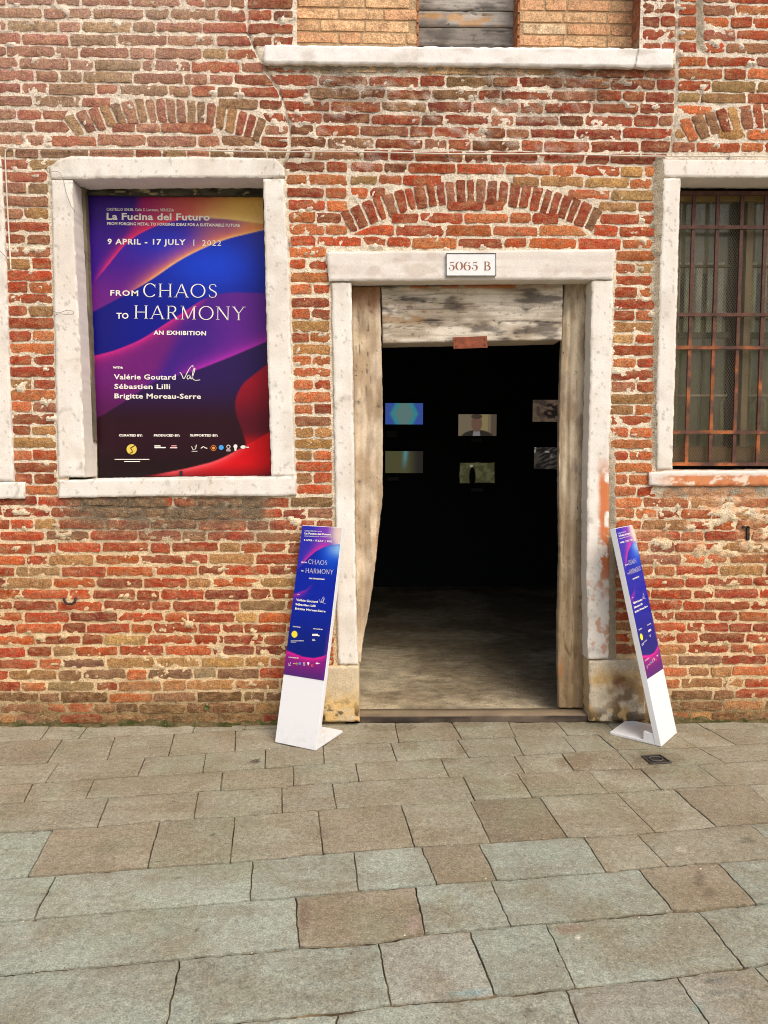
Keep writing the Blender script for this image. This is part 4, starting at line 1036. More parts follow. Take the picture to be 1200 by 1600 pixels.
# ------------------------------------------------------------------ barred window on the right
RUST1, RUST2 = lin((84, 56, 46)), lin((158, 92, 50))
bw = empty('window', tuple(P(1210, 757)), 'stone framed window right of the doorway behind rusty iron bars and wire mesh', 'window')
panel('lintel', [(1036, 248), (1120, 248), (1385, 251)], [(1037, 276), (1120, 277), (1385, 279)], YS, .17, M['stone'], bw, col_stone, seed=31)
panel('jamb', [(1037, 278), (1035, 340), (1031, 420), (1029, 520), (1026, 620), (1027, 734)], [(1064, 278), (1062, 340), (1060, 420), (1057, 520), (1054, 620), (1051, 734)], YS, .3, M['stone'], bw, col_stone, seed=32, edge=.004)
panel('jamb', [(1352, 280), (1352, 734)], [(1384, 280), (1384, 734)], YS, .3, M['stone'], bw, col_stone, seed=33)
def col_rsill(px, py, X, Z, t, s):
    n = fbm(X*16, Z*34, 4, 36); n2 = fbm(X*26, Z*26, 3, 29)
    m = sst(741, 744.5, py+7*(n-.5))*sst(1030, 1060, px+50*(n-.5))
    c = mixc(np.broadcast_to(lin((226, 218, 208)), X.shape+(3,)), lin((206, 134, 88)), m)
    c = mixc(c, lin((236, 220, 200)), m*sst(.60, .66, n)*.9)
    return mixc(c, lin((190, 112, 70)), m*sst(.55, .65, n2)*.6)
panel('sill', [(1015, 738), (1050, 736), (1200, 735), (1395, 734)], [(1016, 759), (1060, 760), (1200, 759), (1395, 758)], YS-.014, .3, M['stone'], bw, col_rsill, seed=34, amp=.004, edge=.005)
YG = .16
def rust_col(V):
    px, py = proj(V); n = fbm(V[:, 0]*9, V[:, 2]*14, 3, 7)
    c = mixc(np.broadcast_to(RUST1, V.shape), RUST2, sst(500, 600, py+120*(n-.5))*sst(.4, .7, n)); return c
for (x, yb_, nme) in ((302, 0, 'h'), (355, 0, 'h'), (491.5, 0, 'h'), (543, 0, 'h'), (675, 0, 'h'), (725, 0, 'h')):
    a = P(1040, x, YG-.008); b = P(1365, x+.8, YG-.008); mb = MB(); mb.beam(a, b, .021 if x not in (302,) else .026, .012, n=40, colfn=rust_col); mb.build('cross_bar', M['iron'], bw)
for k in range(8):
    xt = 1047+37.6*k; xbm = 1034.5+37.0*k
    if xt > 1362: break
    if k == 0: continue
    a = P(xt, 302, YG); b = P(xbm, 728, YG); mb = MB(); mb.beam(a, b, .0205, .016, n=50, colfn=rust_col); mb.build('vertical_bar', M['iron'], bw)
# expanded wire mesh
mb = MB(); YM = .187; a = P(1036, 306, YM); b = P(1368, 724, YM); x0, x1, z0, z1 = a[0], b[0], b[2], a[2]
pit = .0155; sl = 1.55
for sg in (1, -1):
    k = -int((z1-z0)/sl/pit)-2
    while k*pit < (x1-x0)+(z1-z0)/sl:
        # line x = xs + sg*(z-z0)/sl
        xs_ = (x0 if sg > 0 else x0)+k*pit*1.0 if sg > 0 else x0+k*pit+(0)
        p = []
        for z in (z0, z1):
            xx = xs_+(z-z0)/sl if sg > 0 else xs_+(z1-z0)/sl-(z-z0)/sl
            p.append([xx, z])
        (xa_, za), (xb_, zb) = p
        lo, hi = 0., 1.; dx = xb_-xa_
        for lim, s_ in ((x0, 1), (x1, -1)):
            f = (lim-xa_)/dx
            if (dx > 0) == (s_ > 0): lo = max(lo, f)
            else: hi = min(hi, f)
        if hi-lo > .01:
            A_ = (xa_+dx*lo, YM, za+(zb-za)*lo); B_ = (xa_+dx*hi, YM, za+(zb-za)*hi); mb.beam(A_, B_, .0015, .002, lin((122, 116, 96)))
        k += 1
tag(mb.build('wire_mesh', M['inkcol'], bw), kind='stuff')
# casement with dusty panes
YC = .225; WDK = lin((58, 54, 48)); WLT = lin((176, 158, 116))
def rail(name, pa, pb, w, d=.045, c=WDK, Y=YC, m='boards'):
    mb = MB(); mb.beam(P(*pa, Y), P(*pb, Y), w, d, c, n=6); return mb.build(name, M[m], bw)
rail('top_rail', (1036, 308), (1370, 309), .06, c=lin((186, 156, 92)))
rail('bottom_rail', (1030, 708), (1370, 708), .085, c=lin((104, 82, 56)))
rail('mullion', (1151, 318), (1140, 700), .062)
rail('stile', (1171, 318), (1158, 700), .04, c=lin((128, 112, 84)))
rail('stile', (1058, 318), (1047, 700), .035, c=lin((110, 98, 76)))
rail('stile', (1262, 318), (1256, 700), .05, c=lin((110, 98, 76)))
for y, w, c in ((416, .013, lin((96, 88, 68))), (524, .034, lin((86, 84, 70))), (618, .014, lin((150, 140, 120)))):
    rail('glazing_bar', (1060, y), (1140, y), w, .02, c); rail('glazing_bar', (1164, y), (1362, y), w, .02, c)
for (xa_, xb_) in ((1056, 1146), (1162, 1365)):
    for (ya, yb_) in ((316, 415), (417, 522), (526, 617), (619, 702)):
        a = P(xa_-(ya-316)*.03, yb_, YC+.004); b = P(xb_-(ya-316)*.03, ya, YC+.004); mb = MB(); mb.box((a[0], YC+.002, a[2]), (b[0], YC+.006, b[2])); mb.build('pane', M['glass'], bw)
# what stands behind the panes: pale boards added for reflections in the glass, a grey sheet and a hanging hose
YI = .275
k = 0
for x0_ in range(1052, 1380, 17):
    a = P(x0_, 522, YI); b = P(x0_+12, 410, YI); mb = MB(); mb.box((a[0], YI, a[2]), (b[0], YI+.02, b[2]), lin((250, 242, 214))*RND.uniform(.85, 1.05)); mb.build('reflection_strip', M['boards'], bw)
mb = MB(); a = P(1030, 425, YI); b = P(1380, 300, YI); mb.box((a[0], YI+.024, a[2]), (b[0], YI+.04, b[2]), lin((150, 142, 116))); mb.build('upper_sheet', M['boards'], bw)
mb = MB(); a = P(1030, 722, YI); b = P(1380, 500, YI); mb.box((a[0], YI+.024, a[2]), (b[0], YI+.04, b[2]), lin((150, 152, 124))); mb.build('lower_sheet', M['boards'], bw)
for x0_, w_, c_ in ((1090, 9, (96, 104, 84)), (1115, 14, (136, 132, 96)), (1166, 10, (206, 196, 150)), (1054, 8, (206, 196, 156)), (1240, 12, (150, 140, 110))):
    a = P(x0_, 700, YI); b = P(x0_+w_, 540, YI); mb = MB(); mb.box((a[0], YI+.0, a[2]), (b[0], YI+.02, b[2]), lin(c_)); mb.build('lower_board', M['boards'], bw)
for cx_ in (1137, 1186):
    pts = []
    for th in np.linspace(0, math.pi, 14): pts.append(P(cx_+9*math.cos(th), 632-10*math.sin(th), YI-.03))
    pts = [P(cx_+9, 668, YI-.03)]+pts+[P(cx_-9, 690, YI-.03)]
    mb = MB(); mb.tube(pts, .011, lin((196, 190, 160)), 6); mb.build('hose', M['inkcol'], bw, True)
mb = MB(); mb.box((wx(1030), .43, wz(735)), (wx(1390), .44, wz(255)), (.03, .03, .03)); mb.build('dark_backing', M['inkcol'], bw)

# ------------------------------------------------------------------ bricked-up window above the door
uw = empty('window', tuple(P(730, 100)), 'upper window bricked up in peach coloured bricks above a long white sill, plank shutter between', 'window')
def col_sill(px, py, X, Z, t, s):
    c = mixc(lin((238, 234, 229)), lin((216, 210, 202)), sst(.5, .75, fbm(X*7, Z*16, 4, 17)))
    cr = np.exp(-((px-(998-(py-75)*.2))/1.2)**2); return mixc(c, lin((110, 100, 90)), cr*.9)
panel('sill', [(413, 69), (560, 71), (800, 73), (1053, 75)], [(411, 98), (560, 100), (700, 101), (860, 103), (1052, 105)], -.035, .3, M['stone'], uw, col_sill, seed=41, amp=.004, edge=.005, bevel=.008)
YN = .17
zN = float(P(700, 71, YN)[2]); xl, xr = float(P(461, 40, YN)[0]), float(P(1001, 40, YN)[0]); sl_, sr_ = float(P(651, 40, YN)[0]), float(P(812, 40, YN)[0])
mb = MB(); mb.box((xl-.2, YN+.004, zN-.1), (sl_, YN+.2, WZ1), lin((176, 150, 116))); mb.box((sr_, YN+.004, zN-.1), (xr+.2, YN+.2, WZ1), lin((176, 150, 116))); mb.build('infill_mortar', M['mortar'], uw)
rz = random.Random(4); z = zN+.035; row = 0; idx = 5000
while z < WZ1-.1:
    for (x0_, x1_) in ((xl, sl_), (sr_, xr)):
        x = x0_-(.11 if row % 2 else 0)
        while x < x1_-.02:
            l = rz.choice([.25, .25, .12]) if row % 2 else rz.choice([.25, .12, .25])
            a_, b_ = max(x, x0_), min(x+l, x1_)
            if b_-a_ > .04:
                q = np.array([(a_, z-.027), (b_, z-.027), (b_, z+.027), (a_, z+.027)]); idx += 1
                k = rz.choice(['N1', 'N1', 'N2', 'N2', 'N3', 'N1'])
                V, F, c = brick_mesh(q, lin(np.array(BRICKC[k])*rz.uniform(.94, 1.04)), YN, .002, seed=idx, ragged=.5, clean=True)
                mesh_np('brick', V, F, M['brick2'] if 'brick2' in M else M['brick'], uw, c)
            x += l+.012
    z += .0665; row += 1
# niche sides (brick reveals) and shutter planks
mb = MB()
for (xx, sgn) in ((float(P(1003, 40)[0]), 1), (float(P(459, 40)[0]), -1)):
    z = zN
    while z < WZ1:
        mb.box((min(xx, xx+sgn*.05), .02, z+.004), (max(xx, xx+sgn*.05), YN+.02, z+.056), lin((178, 104, 74))*RND.uniform(.8, 1.1)); z += .0665
    mb.box((min(xx+sgn*.003, xx+sgn*.2), .012, zN-.05), (max(xx+sgn*.003, xx+sgn*.2), YN+.02, WZ1), lin((170, 150, 122)))
mb.build('niche_side', M['brick'], uw)
YW = YN+.14
mb = MB()
for z_ in np.arange(zN-.01, WZ1, .0665): mb.box((sr_-.012, YN-.002, z_+.004), (sr_+.001, YW+.05, z_+.058), lin((176, 112, 74))*RND.uniform(.85, 1.1)); mb.box((sl_-.001, YN-.002, z_+.004), (sl_+.012, YW+.05, z_+.058), lin((176, 112, 74)))
mb.build('opening_side', M['brick'], uw)
def brownN(c, px, py, X, Z): return mixc(c, lin((196, 150, 96)), sst(.55, .68, fbm(X*8, Z*20, 3, 90))*sst(16, 22, py)*sst(44, 38, py)*.7)
for k, (ya, yb_) in enumerate(((-110, -62), (-60, -20), (-18, 15), (17, 41), (43, 71))):
    dd, cf = wood_fn(False, [kn(748, 30, .02, .012, .01, False)], lin((178, 172, 164)), lin((132, 126, 118)), lin((50, 46, 42)), brownN, 60+k*3)
    panel('plank', [(648, ya), (812, ya+1)], [(648, yb_), (812, yb_+1)], YW, YW+.04, M['wood'], uw, cf, step=.007, amp=.001, edge=.002, bevel=.005, dispfn=dd, seed=50+k)

# ------------------------------------------------------------------ cable, wires, hooks
cab = MB(); pts = [P(17, 421, -.012), P(12, 330, -.012), P(8, 245, -.012), P(9, 234, -.012), P(14, 231.5, -.012)]
for x in np.linspace(30, 1420, 60): pts.append(P(x, 231.6+(x-20)*.0118+.8*math.sin(x*.02), -.017))
cab.tube(pts, .0042, None, 6)
cable = empty('wall_cable', tuple(P(600, 238, -.02)), 'thin pale cable running across the whole facade above the window tops', 'cable')
cab.build('cable_run', M['cable'], cable, True)
for x in (108, 260, 420, 560, 700, 860, 1000, 1140):
    mb = MB(); q = P(x, 231.6+(x-20)*.0118, -.012); mb.box(q-(.004, .012, .008), q+(.004, .012, .008)); mb.build('cable_clip', M['cable'], cable)
def wire(pts, lab, r=.0013, Y=-.03, n=50, m='wire'):
    p = resample(pts, np.linspace(0, 1, n)); p[1:-1] = (p[:-2]+2*p[1:-1]+p[2:])/4; p[1:-1] = (p[:-2]+2*p[1:-1]+p[2:])/4
    mb = MB(); mb.tube(P(p[:, 0], p[:, 1], Y), r, None, 5); return tag(mb.build('loose_wire', M[m], None, True), lab, 'wire')
wire([(0, 392), (10, 402), (20, 418), (36, 426), (44, 446), (56, 462), (68, 476), (80, 485), (92, 490), (104, 484), (117, 486), (116, 492), (104, 492), (92, 489), (84, 494)], 'dark thin wire wandering down the brick pier and looping over the window jamb')
wire([(70, 262), (76, 270), (85, 267), (93, 269), (99, 280), (103, 300), (110, 320), (117, 331)], 'thin loose wire curling over the upper left corner of the window frame')
mb = MB(); pts = [P(109+9*math.cos(a)*1.0, 935+9*math.sin(a), -.02-.012*math.sin(a)) for a in np.linspace(.05, math.pi-.05, 12)]; mb.tube([P(118, 935, .01)]+pts[:]+[P(100, 935, .01)], .0075, lin((58, 44, 40)), 7)
tag(mb.build('iron_ring', M['iron'], None, True), 'dark half ring of iron set in the bricks below the poster window', 'iron ring')
mb = MB(); mb.beam(P(1168.5, 823, -.012), P(1168.5, 844, -.012), .016, .012, lin((44, 38, 34))); mb.beam(P(1160, 823.5, -.012), P(1170, 823.5, -.012), .01, .012, lin((44, 38, 34)))
tag(mb.build('iron_hook', M['iron']), 'small black angled iron hook in the wall below the barred window', 'iron hook')

# ------------------------------------------------------------------ sign stands
SW, SL, ST, TILT = .272, 1.247, .034, math.radians(13.95)
def make_stand(x, y, a, label):
    """returns the stand; geometry in its own frame: X across, Y back, Z up, base corner edge at y=0"""
    e = empty('sign_stand', (x, y, 0.004), label, 'sign stand', 'leaning sign stands beside the doorway', rz=a); return e
LX, LY, LA = -.4044, -.3579, math.radians(-27.8)
RX_, RY_, RA = 1.7347, -.2900, math.radians(50.08)
st1 = make_stand(LX, LY, LA, 'white leaning sign stand with blue purple print left of the doorway')
st2 = make_stand(RX_, RY_, RA, 'white leaning sign stand with blue purple print right of the doorway, turned side on')
def local_part(name, V, F, mat, parent, col=None, smooth=False):
    V = np.asarray(V, float); me_o = mesh_np(name, V, F, mat, None, col, smooth, center=False); me_o.parent = parent; return me_o
def stp(u, h, yoff=0.0):      # u across (-.5...5), h along the panel, yoff behind the face
    up = np.array([0, math.sin(TILT), math.cos(TILT)]); nb = np.array([0, math.cos(TILT), -math.sin(TILT)])
    return np.array([u*SW, 0, 0])+up*h+nb*yoff
def slab_geo(u0, u1, h0, h1, y0, y1, bev=.002, base=False):
    V = [stp(u0, h0, y0), stp(u1, h0, y0), stp(u1, h1, y0), stp(u0, h1, y0), stp(u0, h0, y1), stp(u1, h0, y1), stp(u1, h1, y1), stp(u0, h1, y1)]
    if base:
        for i in (0, 1, 4, 5): V[i] = V[i]-np.array([0, math.tan(TILT)*V[i][2], V[i][2]])*1.0
    return np.array(V), [[0, 1, 2, 3], [5, 4, 7, 6], [0, 3, 7, 4], [1, 5, 6, 2], [3, 2, 6, 7], [0, 4, 5, 1]]
def bevelled(o, w=.002):
    m = o.modifiers.new('bevel', 'BEVEL'); m.width = w; m.segments = 2; m.limit_method = 'ANGLE'
# local <-> photo for the left stand
ca, sa = math.cos(LA), math.sin(LA)
Rl = np.array([[ca, -sa, 0], [sa, ca, 0], [0, 0, 1]]); O1 = np.array([LX, LY, .004])
nl = Rl@np.array([0, -math.cos(TILT), math.sin(TILT)])
def to_local(px, py):
    d = ray(px, py); t = ((O1-CAM)@nl)/(d@nl); w = CAM+d*t[..., None]; return (w-O1)@Rl
h_print = .305*SL
def print_col(u, t):       # u 0..1 across, t 0 top .. 1 bottom
    B = lambda *q: np.broadcast_to(lin(q), u.shape+(3,))
    c = mixc(B(8, 34, 158), lin((12, 84, 210)), np.exp(-((u-.85)/.3)**2-((t-.17)/.1)**2)); c = mixc(c, lin((8, 28, 118)), sst(.45, .85, t))
    yA = np.interp(u, [0, .12, .25, .4, .6, .8, 1.0], [.31, .26, .215, .17, .135, .118, .11])
    m = mixc(B(44, 44, 170), lin((120, 60, 180)), sst(.2, .6, u)); m = mixc(m, lin((236, 214, 180)), sst(.6, 1.0, u)*sst(.14, .04, t)); m = mixc(m, lin((226, 206, 200)), sst(.75, 1., u))
    m = mixc(m, lin((222, 40, 150)), np.exp(-np.clip(yA-t, 0, 9)/.02)*sst(.05, .2, u)*sst(.8, .55, u))
    c = mixc(c, m, sst(-.004, .004, yA-t))
    c = mixc(c, lin((150, 200, 236)), np.exp(-((u-1.0)/.22)**2-((t-.14)/.045)**2)*.8*sst(-.004, .01, t-yA))
    yS = np.interp(u, [0, .3, .5], [.47, .43, .36]); c = mixc(c, lin((180, 36, 160)), np.exp(-np.clip(t-yS, 0, 9)/.018)*sst(-.003, .003, t-yS)*sst(.5, .1, u)*.8)
    yE = np.interp(u, [0, .2, .45, .7, .9, 1.0], [.845, .858, .872, .868, .85, .83])
    m = mixc(B(120, 26, 120), lin((80, 34, 110)), sst(.9, 1, t)); m = mixc(m, lin((240, 30, 150)), np.exp(-np.clip(t-yE, 0, 9)/.016))
    c = mixc(c, m, sst(-.003, .003, t-yE))
    c = mixc(c, lin((96, 40, 150)), sst(.9, 1, u)*sst(.6, .8, t)*.6)
    return c
V, F = slab_geo(-.5, .5, 0, SL, .0015, ST, base=True); board = local_part('board', V, F, M['lacquer'], st1); bevelled(board, .0015)
nu, nv = 40, 150; uu, tt = np.meshgrid(np.linspace(0, 1, nu), np.linspace(0, 1, nv), indexing='ij')
V = np.array([stp(-.497+.994*a_, SL-.003-(SL-.003-h_print)*b_, 0.0) for a_, b_ in zip(uu.ravel(), tt.ravel())])
psheet = local_part('printed_sheet', V, grid_faces(nu, nv)[:, ::-1], M['print'], st1, print_col(uu, tt).reshape(-1, 3))
Lp, Tp = .30, .014
mb = MB(); mb.box((-SW/2+.001, ST, .0), (SW/2-.001, Lp, Tp)); V = np.concatenate(mb.V); foot = local_part('foot_plate', V, mb.F, M['lacquer'], st1); bevelled(foot, .0015)
mb = MB(); yb0 = ST+.006; V = np.array([(-SW/2+.002, ST+.002, Tp), (SW/2-.002, ST+.002, Tp), (SW/2-.002, .105, Tp), (-SW/2+.002, .105, Tp),
     (-SW/2+.002, ST+.02, .062), (SW/2-.002, ST+.02, .062), (SW/2-.002, .105, .062), (-SW/2+.002, .105, .062)])
brk = local_part('foot_block', V, [(0, 3, 2, 1), (4, 5, 6, 7), (0, 1, 5, 4), (1, 2, 6, 5), (2, 3, 7, 6), (3, 0, 4, 7)], M['lacquer'], st1); bevelled(brk, .0015)
pt = Print(to_local, (0, -math.cos(TILT), math.sin(TILT)), .0012)
pt.text("CASTELLO 5063B, Calle S. Lorenzo", (476, 830.3), (503, 831), 1.6, .02); pt.text("La Fucina del Futuro", (476, 834.8), (517.5, 836.8), 3.0, .05)
pt.text("FROM FORGING METAL TO FORGING IDEAS", (476, 838.2), (519, 839.8), 1.3, .02)
pt.text("9 APRIL - 17 JULY  |  2022", (474.8, 845), (519, 847.4), 2.6, .04)
pt.text("FROM", (471, 879.6), (479.8, 880), 2.1, .03); pt.serif("CHAOS", (482, 881), (511, 882.9), 7)
pt.text("TO", (470.6, 893), (474.4, 893.2), 2.1, .03); pt.serif("HARMONY", (477.4, 894.8), (521, 897.6), 7.2)
pt.text("AN EXHIBITION", (482.5, 904.6), (507, 906.4), 2.2, .04); pt.text("WITH:", (464, 929.8), (469, 930), 1.4, .03)
pt.text("Valérie Goutard", (462.8, 938.8), (496.6, 942.2), 3.6, .03); pt.text("Sébastien Lilli", (461.7, 945.6), (493, 948.6), 3.4, .03)
pt.text("Brigitte Moreau-Serre", (461, 952.4), (508.6, 957), 3.4, .03); pt.sign((498, 942), (509, 943.5), 11)
pt.text("CURATED BY", (457.5, 979.6), (470, 981), 1.6, .03); pt.text("PRODUCED BY", (489.4, 983), (504.5, 984.6), 1.6, .03); pt.text("SUPPORTED BY", (450.8, 1027.6), (467, 1029.4), 1.7, .03)
pt.disc(460.3, 991, 4.6, lin((238, 222, 60)), ry=5.4); pt.rect(454.5, 1001, 475, 1001.8); pt.rect(454.5, 1003, 463, 1003.6)
pt.rect(488, 990.4, 497, 993.6); pt.rect(497, 992.4, 499.5, 994); pt.rect(488, 998.4, 492, 999.2); pt.rect(488, 1000.6, 493, 1001.4)
logos(pt, 1036.5, .5, (452.5, 460.5, 464, 468.6, 475.4, 481.8, 496), 1)
pt.line(arc(488, 1040, 1.6, 1.6, 0, 360, 10), 1.2, lin((220, 80, 90)))
lets = local_part('lettering', np.concatenate(pt.mb.V), pt.mb.F, M['inkcol'], st1, np.concatenate(pt.mb.C)); tag(lets, kind='stuff')
for o in (board, psheet, foot, brk, lets):
    c = o.copy(); COL.objects.link(c); c.parent = st2

# ------------------------------------------------------------------ pavement
pav = empty('pavement', (0, 0, 0)); tag(pav, kind='structure')
gr = MB(); 
nx, ny = 420, 300
FX, FY = np.meshgrid(np.linspace(-5.2, 5.4, nx), np.linspace(-6.4, .09, ny), indexing='ij'); FZ = -.0095+(fbm(FX*25, FY*25, 3, 5)-.5)*.008
c = mixc(lin((122, 106, 80)), lin((62, 52, 38)), sst(.35, .6, fbm(FX*9, FY*9, 4, 8))); 
mesh_np('joint_bed', np.stack([FX, FY, FZ], -1).reshape(-1, 3), grid_faces(nx, ny), M['dirt'], pav, c.reshape(-1, 3), center=False)
V = np.array([(-60, -60, -.03), (60, -60, -.03), (60, 60, -.03), (-60, 60, -.03)], float)
tag(mesh_np('ground', V, [[0, 1, 2, 3]], M['dirt'], None, lin((120, 108, 88)), False), kind='structure')
LN = [
 [(0, 1143), (390, 1136), (600, 1128), (1200, 1120)],
 [(0, 1159), (127, 1153), (300, 1144), (400, 1138.5), (520, 1133)],
 [(0, 1196), (73, 1192), (167, 1187), (263, 1181), (400, 1171), (507, 1163), (610, 1160), (717, 1155), (800, 1152), (957, 1146), (1080, 1142), (1200, 1136)],
 [(0, 1227), (70, 1222), (213, 1213), (317, 1207), (400, 1201), (507, 1194), (620, 1188), (733, 1183), (800, 1180), (963, 1172), (1110, 1167), (1200, 1161)],
 [(0, 1256), (133, 1248), (307, 1237), (460, 1227), (560, 1220), (703, 1213), (800, 1209), (897, 1204), (987, 1201), (1087, 1194), (1200, 1188)],
 [(0, 1300), (150, 1292), (253, 1283), (367, 1275), (440, 1269), (527, 1263), (627, 1257), (733, 1251), (830, 1245), (950, 1239), (1033, 1233), (1133, 1227), (1200, 1224)],
 [(0, 1373), (87, 1367), (230, 1356), (360, 1347), (505, 1333), (648, 1323), (750, 1317), (887, 1308), (997, 1303), (1117, 1291), (1200, 1285)],
 [(0, 1440), (52, 1436), (247, 1419), (390, 1408), (463, 1402), (560, 1392), (683, 1382), (777, 1375), (933, 1363), (1045, 1353), (1120, 1348), (1200, 1342)],
 [(0, 1523), (90, 1514), (230, 1502), (400, 1487), (467, 1481), (590, 1472), (667, 1459), (797, 1448), (850, 1443), (1047, 1423), (1087, 1422), (1183, 1412), (1200, 1411)],
 [(0, 1628), (261, 1606), (400, 1593), (527, 1580), (607, 1570), (767, 1557), (800, 1553), (890, 1544), (1057, 1525), (1167, 1512), (1200, 1505)],
 [(0, 1762), (600, 1694), (1200, 1626)]]
# joints per row: (x top, x bottom); colours: n neutral, b brown, g green-grey, d dark rough brown
JN = [
 [(67, 62), (128, 123), (302, 301), (382, 381), (455, 455)],
 [(98, 73), (180, 167), (273, 263), (368, 367), (505, 506), (617, 623), (705, 722), (797, 806), (870, 887), (952, 963), (1075, 1110), (1130, 1180)],
 [(93, 70), (227, 215), (322, 317), (415, 414), (505, 507), (610, 620), (715, 733), (803, 818), (878, 900), (933, 963), (1045, 1090), (1110, 1150)],
 [(52, 37), (148, 133), (348, 345), (459, 459), (555, 561), (688, 702), (803, 820), (877, 897), (963, 990), (1090, 1133)],
 [(170, 152), (310, 303), (440, 441), (519, 526), (723, 742), (807, 832), (918, 952), (1000, 1033), (1088, 1133)],
 [(83, 43), (250, 230), (367, 360), (497, 505), (627, 648), (735, 767), (843, 887), (963, 1025), (1052, 1120), (1167, 1235)],
 [(87, 52), (395, 391), (553, 560), (658, 683), (748, 777), (912, 947), (995, 1045), (1170, 1245)],
 [(463, 468), (650, 665), (767, 798), (997, 1053), (1120, 1183)],
 [(280, 261), (592, 613), (733, 773), (853, 900), (1090, 1165)],
 [(530, 515), (885, 925), (1057, 1130), (1177, 1275)]]
KC = ['nnnnnn', 'bnnbnnbnnnnnn', 'nnnnbnnnnnbnn', 'bnnbnnnnbnn', 'nnnnnnbnnnn', 'gbnnbndnnbn', 'ggggbgnnggn', 'gbggbg', 'ggpggg', 'ggppg']
EXTRA = {}
SLC = {'n': lin((155, 150, 130)), 'b': lin((150, 141, 120)), 'g': lin((157, 163, 148)), 'd': lin((137, 127, 106)), 'p': lin((160, 160, 146))}
for r_, pos_ in ((1, {}),):
    pass
DIRR = np.array([math.cos(math.radians(6.9)), math.sin(math.radians(6.9))]); DIRP = np.array([DIRR[1], -DIRR[0]])
rowlines = []
for L in LN:
    L = np.array(L, float); g = G(L[:, 0], L[:, 1])[:, :2]
    g = np.vstack([g[0]-DIRR*3.2, g, g[-1]+DIRR*3.2]); rowlines.append(g)
rowlines[0][:, 1] = .03; rowlines[0][0] = (-5.2, .03); rowlines[0][-1] = (5.2, .03)
for k in range(7):
    g =  rowlines[-1].copy()
    rowlines.append(g+DIRP*(.40+.05*((k*37) % 5)/5))
def at_x(g, x): return np.stack([x, np.interp(x, g[:, 0], g[:, 1])], -1)
BL = [   # marks lying on the stones: px, py, rx, ry, colour, amount
 (399, 1189, 8, 3.6, (70, 62, 52), .95), (1168, 1315, 13, 4.5, (98, 98, 84), .8), (1066, 1327, 9, 5, (190, 180, 166), .6), (890, 1452, 24, 9, (140, 118, 100), .7), (899, 1464, 6, 2, (232, 226, 214), .8),
 (1025, 1186, 42, 13, (106, 90, 66), .6), (900, 1190, 30, 13, (118, 98, 72), .5), (1000, 1206, 50, 6, (112, 96, 72), .45),
 (1118, 1532, 16, 5, (54, 84, 104), .75), (1146, 1530, 10, 3, (92, 96, 100), .5), (1125, 1553, 20, 3, (70, 92, 100), .6), (1160, 1555, 10, 3.5, (72, 100, 102), .6), (735, 1552, 40, 5, (116, 160, 164), .6), (1090, 1575, 12, 9, (130, 160, 145), .5),
 (826, 1580, 11, 7, (92, 92, 80), .7), (810, 1578, 5, 3, (100, 98, 84), .6), (916, 1556, 9, 3.5, (110, 112, 98), .6), (332, 1304, 3, 2, (60, 54, 44), .9), (310, 1452, 4, 2.5, (92, 92, 82), .9), (278, 1372, 6, 2.5, (90, 88, 74), .8),
 (218, 1454, 8, 5, (176, 164, 150), .6), (505, 1305, 14, 9, (120, 108, 100), .35), (560, 1315, 22, 4, (120, 122, 100), .3), (645, 1445, 13, 14, (168, 150, 140), .7), (560, 1478, 30, 4, (110, 92, 82), .5), (476, 1432, 6, 26, (118, 96, 84), .6), (700, 1408, 16, 14, (150, 150, 116), .35),
 (1092, 1373, 8, 12, (92, 74, 70), .65), (1108, 1395, 12, 7, (92, 76, 70), .6), (640, 1165, 16, 8, (120, 104, 78), .4), (610, 1137, 45, 6, (104, 88, 66), .55), (720, 1133, 40, 4, (112, 96, 74), .5), (515, 1155, 20, 10, (124, 106, 80), .4), (840, 1135, 40, 5, (116, 98, 76), .4), (1045, 1290, 10, 3, (130, 124, 104), .4),
 (690, 1188, 34, 4, (118, 100, 74), .5), (720, 1172, 10, 8, (110, 92, 68), .5), (60, 1395, 60, 4, (120, 118, 96), .3), (50, 1466, 46, 3, (196, 190, 172), .45), (280, 1518, 3, 3, (90, 80, 66), .6), (1115, 1360, 60, 10, (150, 128, 104), .2)]
def slab_shade(px, py, X, Yg, base, seed):
    n = fbm(X*5, Yg*5, 4, seed % 97); n2 = fbm(X*2+seed, Yg*14, 5, 7); n3 = fbm(X*34, Yg*34, 3, 17)
    c = np.broadcast_to(base, X.shape+(3,))*(.86+.28*n)[..., None]
    c = mixc(c, base*np.array([.86, .82, .78]), sst(.48, .66, n2)*.75); c = mixc(c, lin((140, 146, 120)), sst(.55, .75, fbm(X*3, Yg*3, 3, 19))*.35)
    for (bx, by, rx, ry, col, am) in BL:
        d = ((px-bx)/rx)**2+((py-by)/ry)**2+(n3-.5)*1.6; c = mixc(c, lin(col), sst(1.15, .6, d)*am)
    return c
slabs = []
rs = random.Random(21)
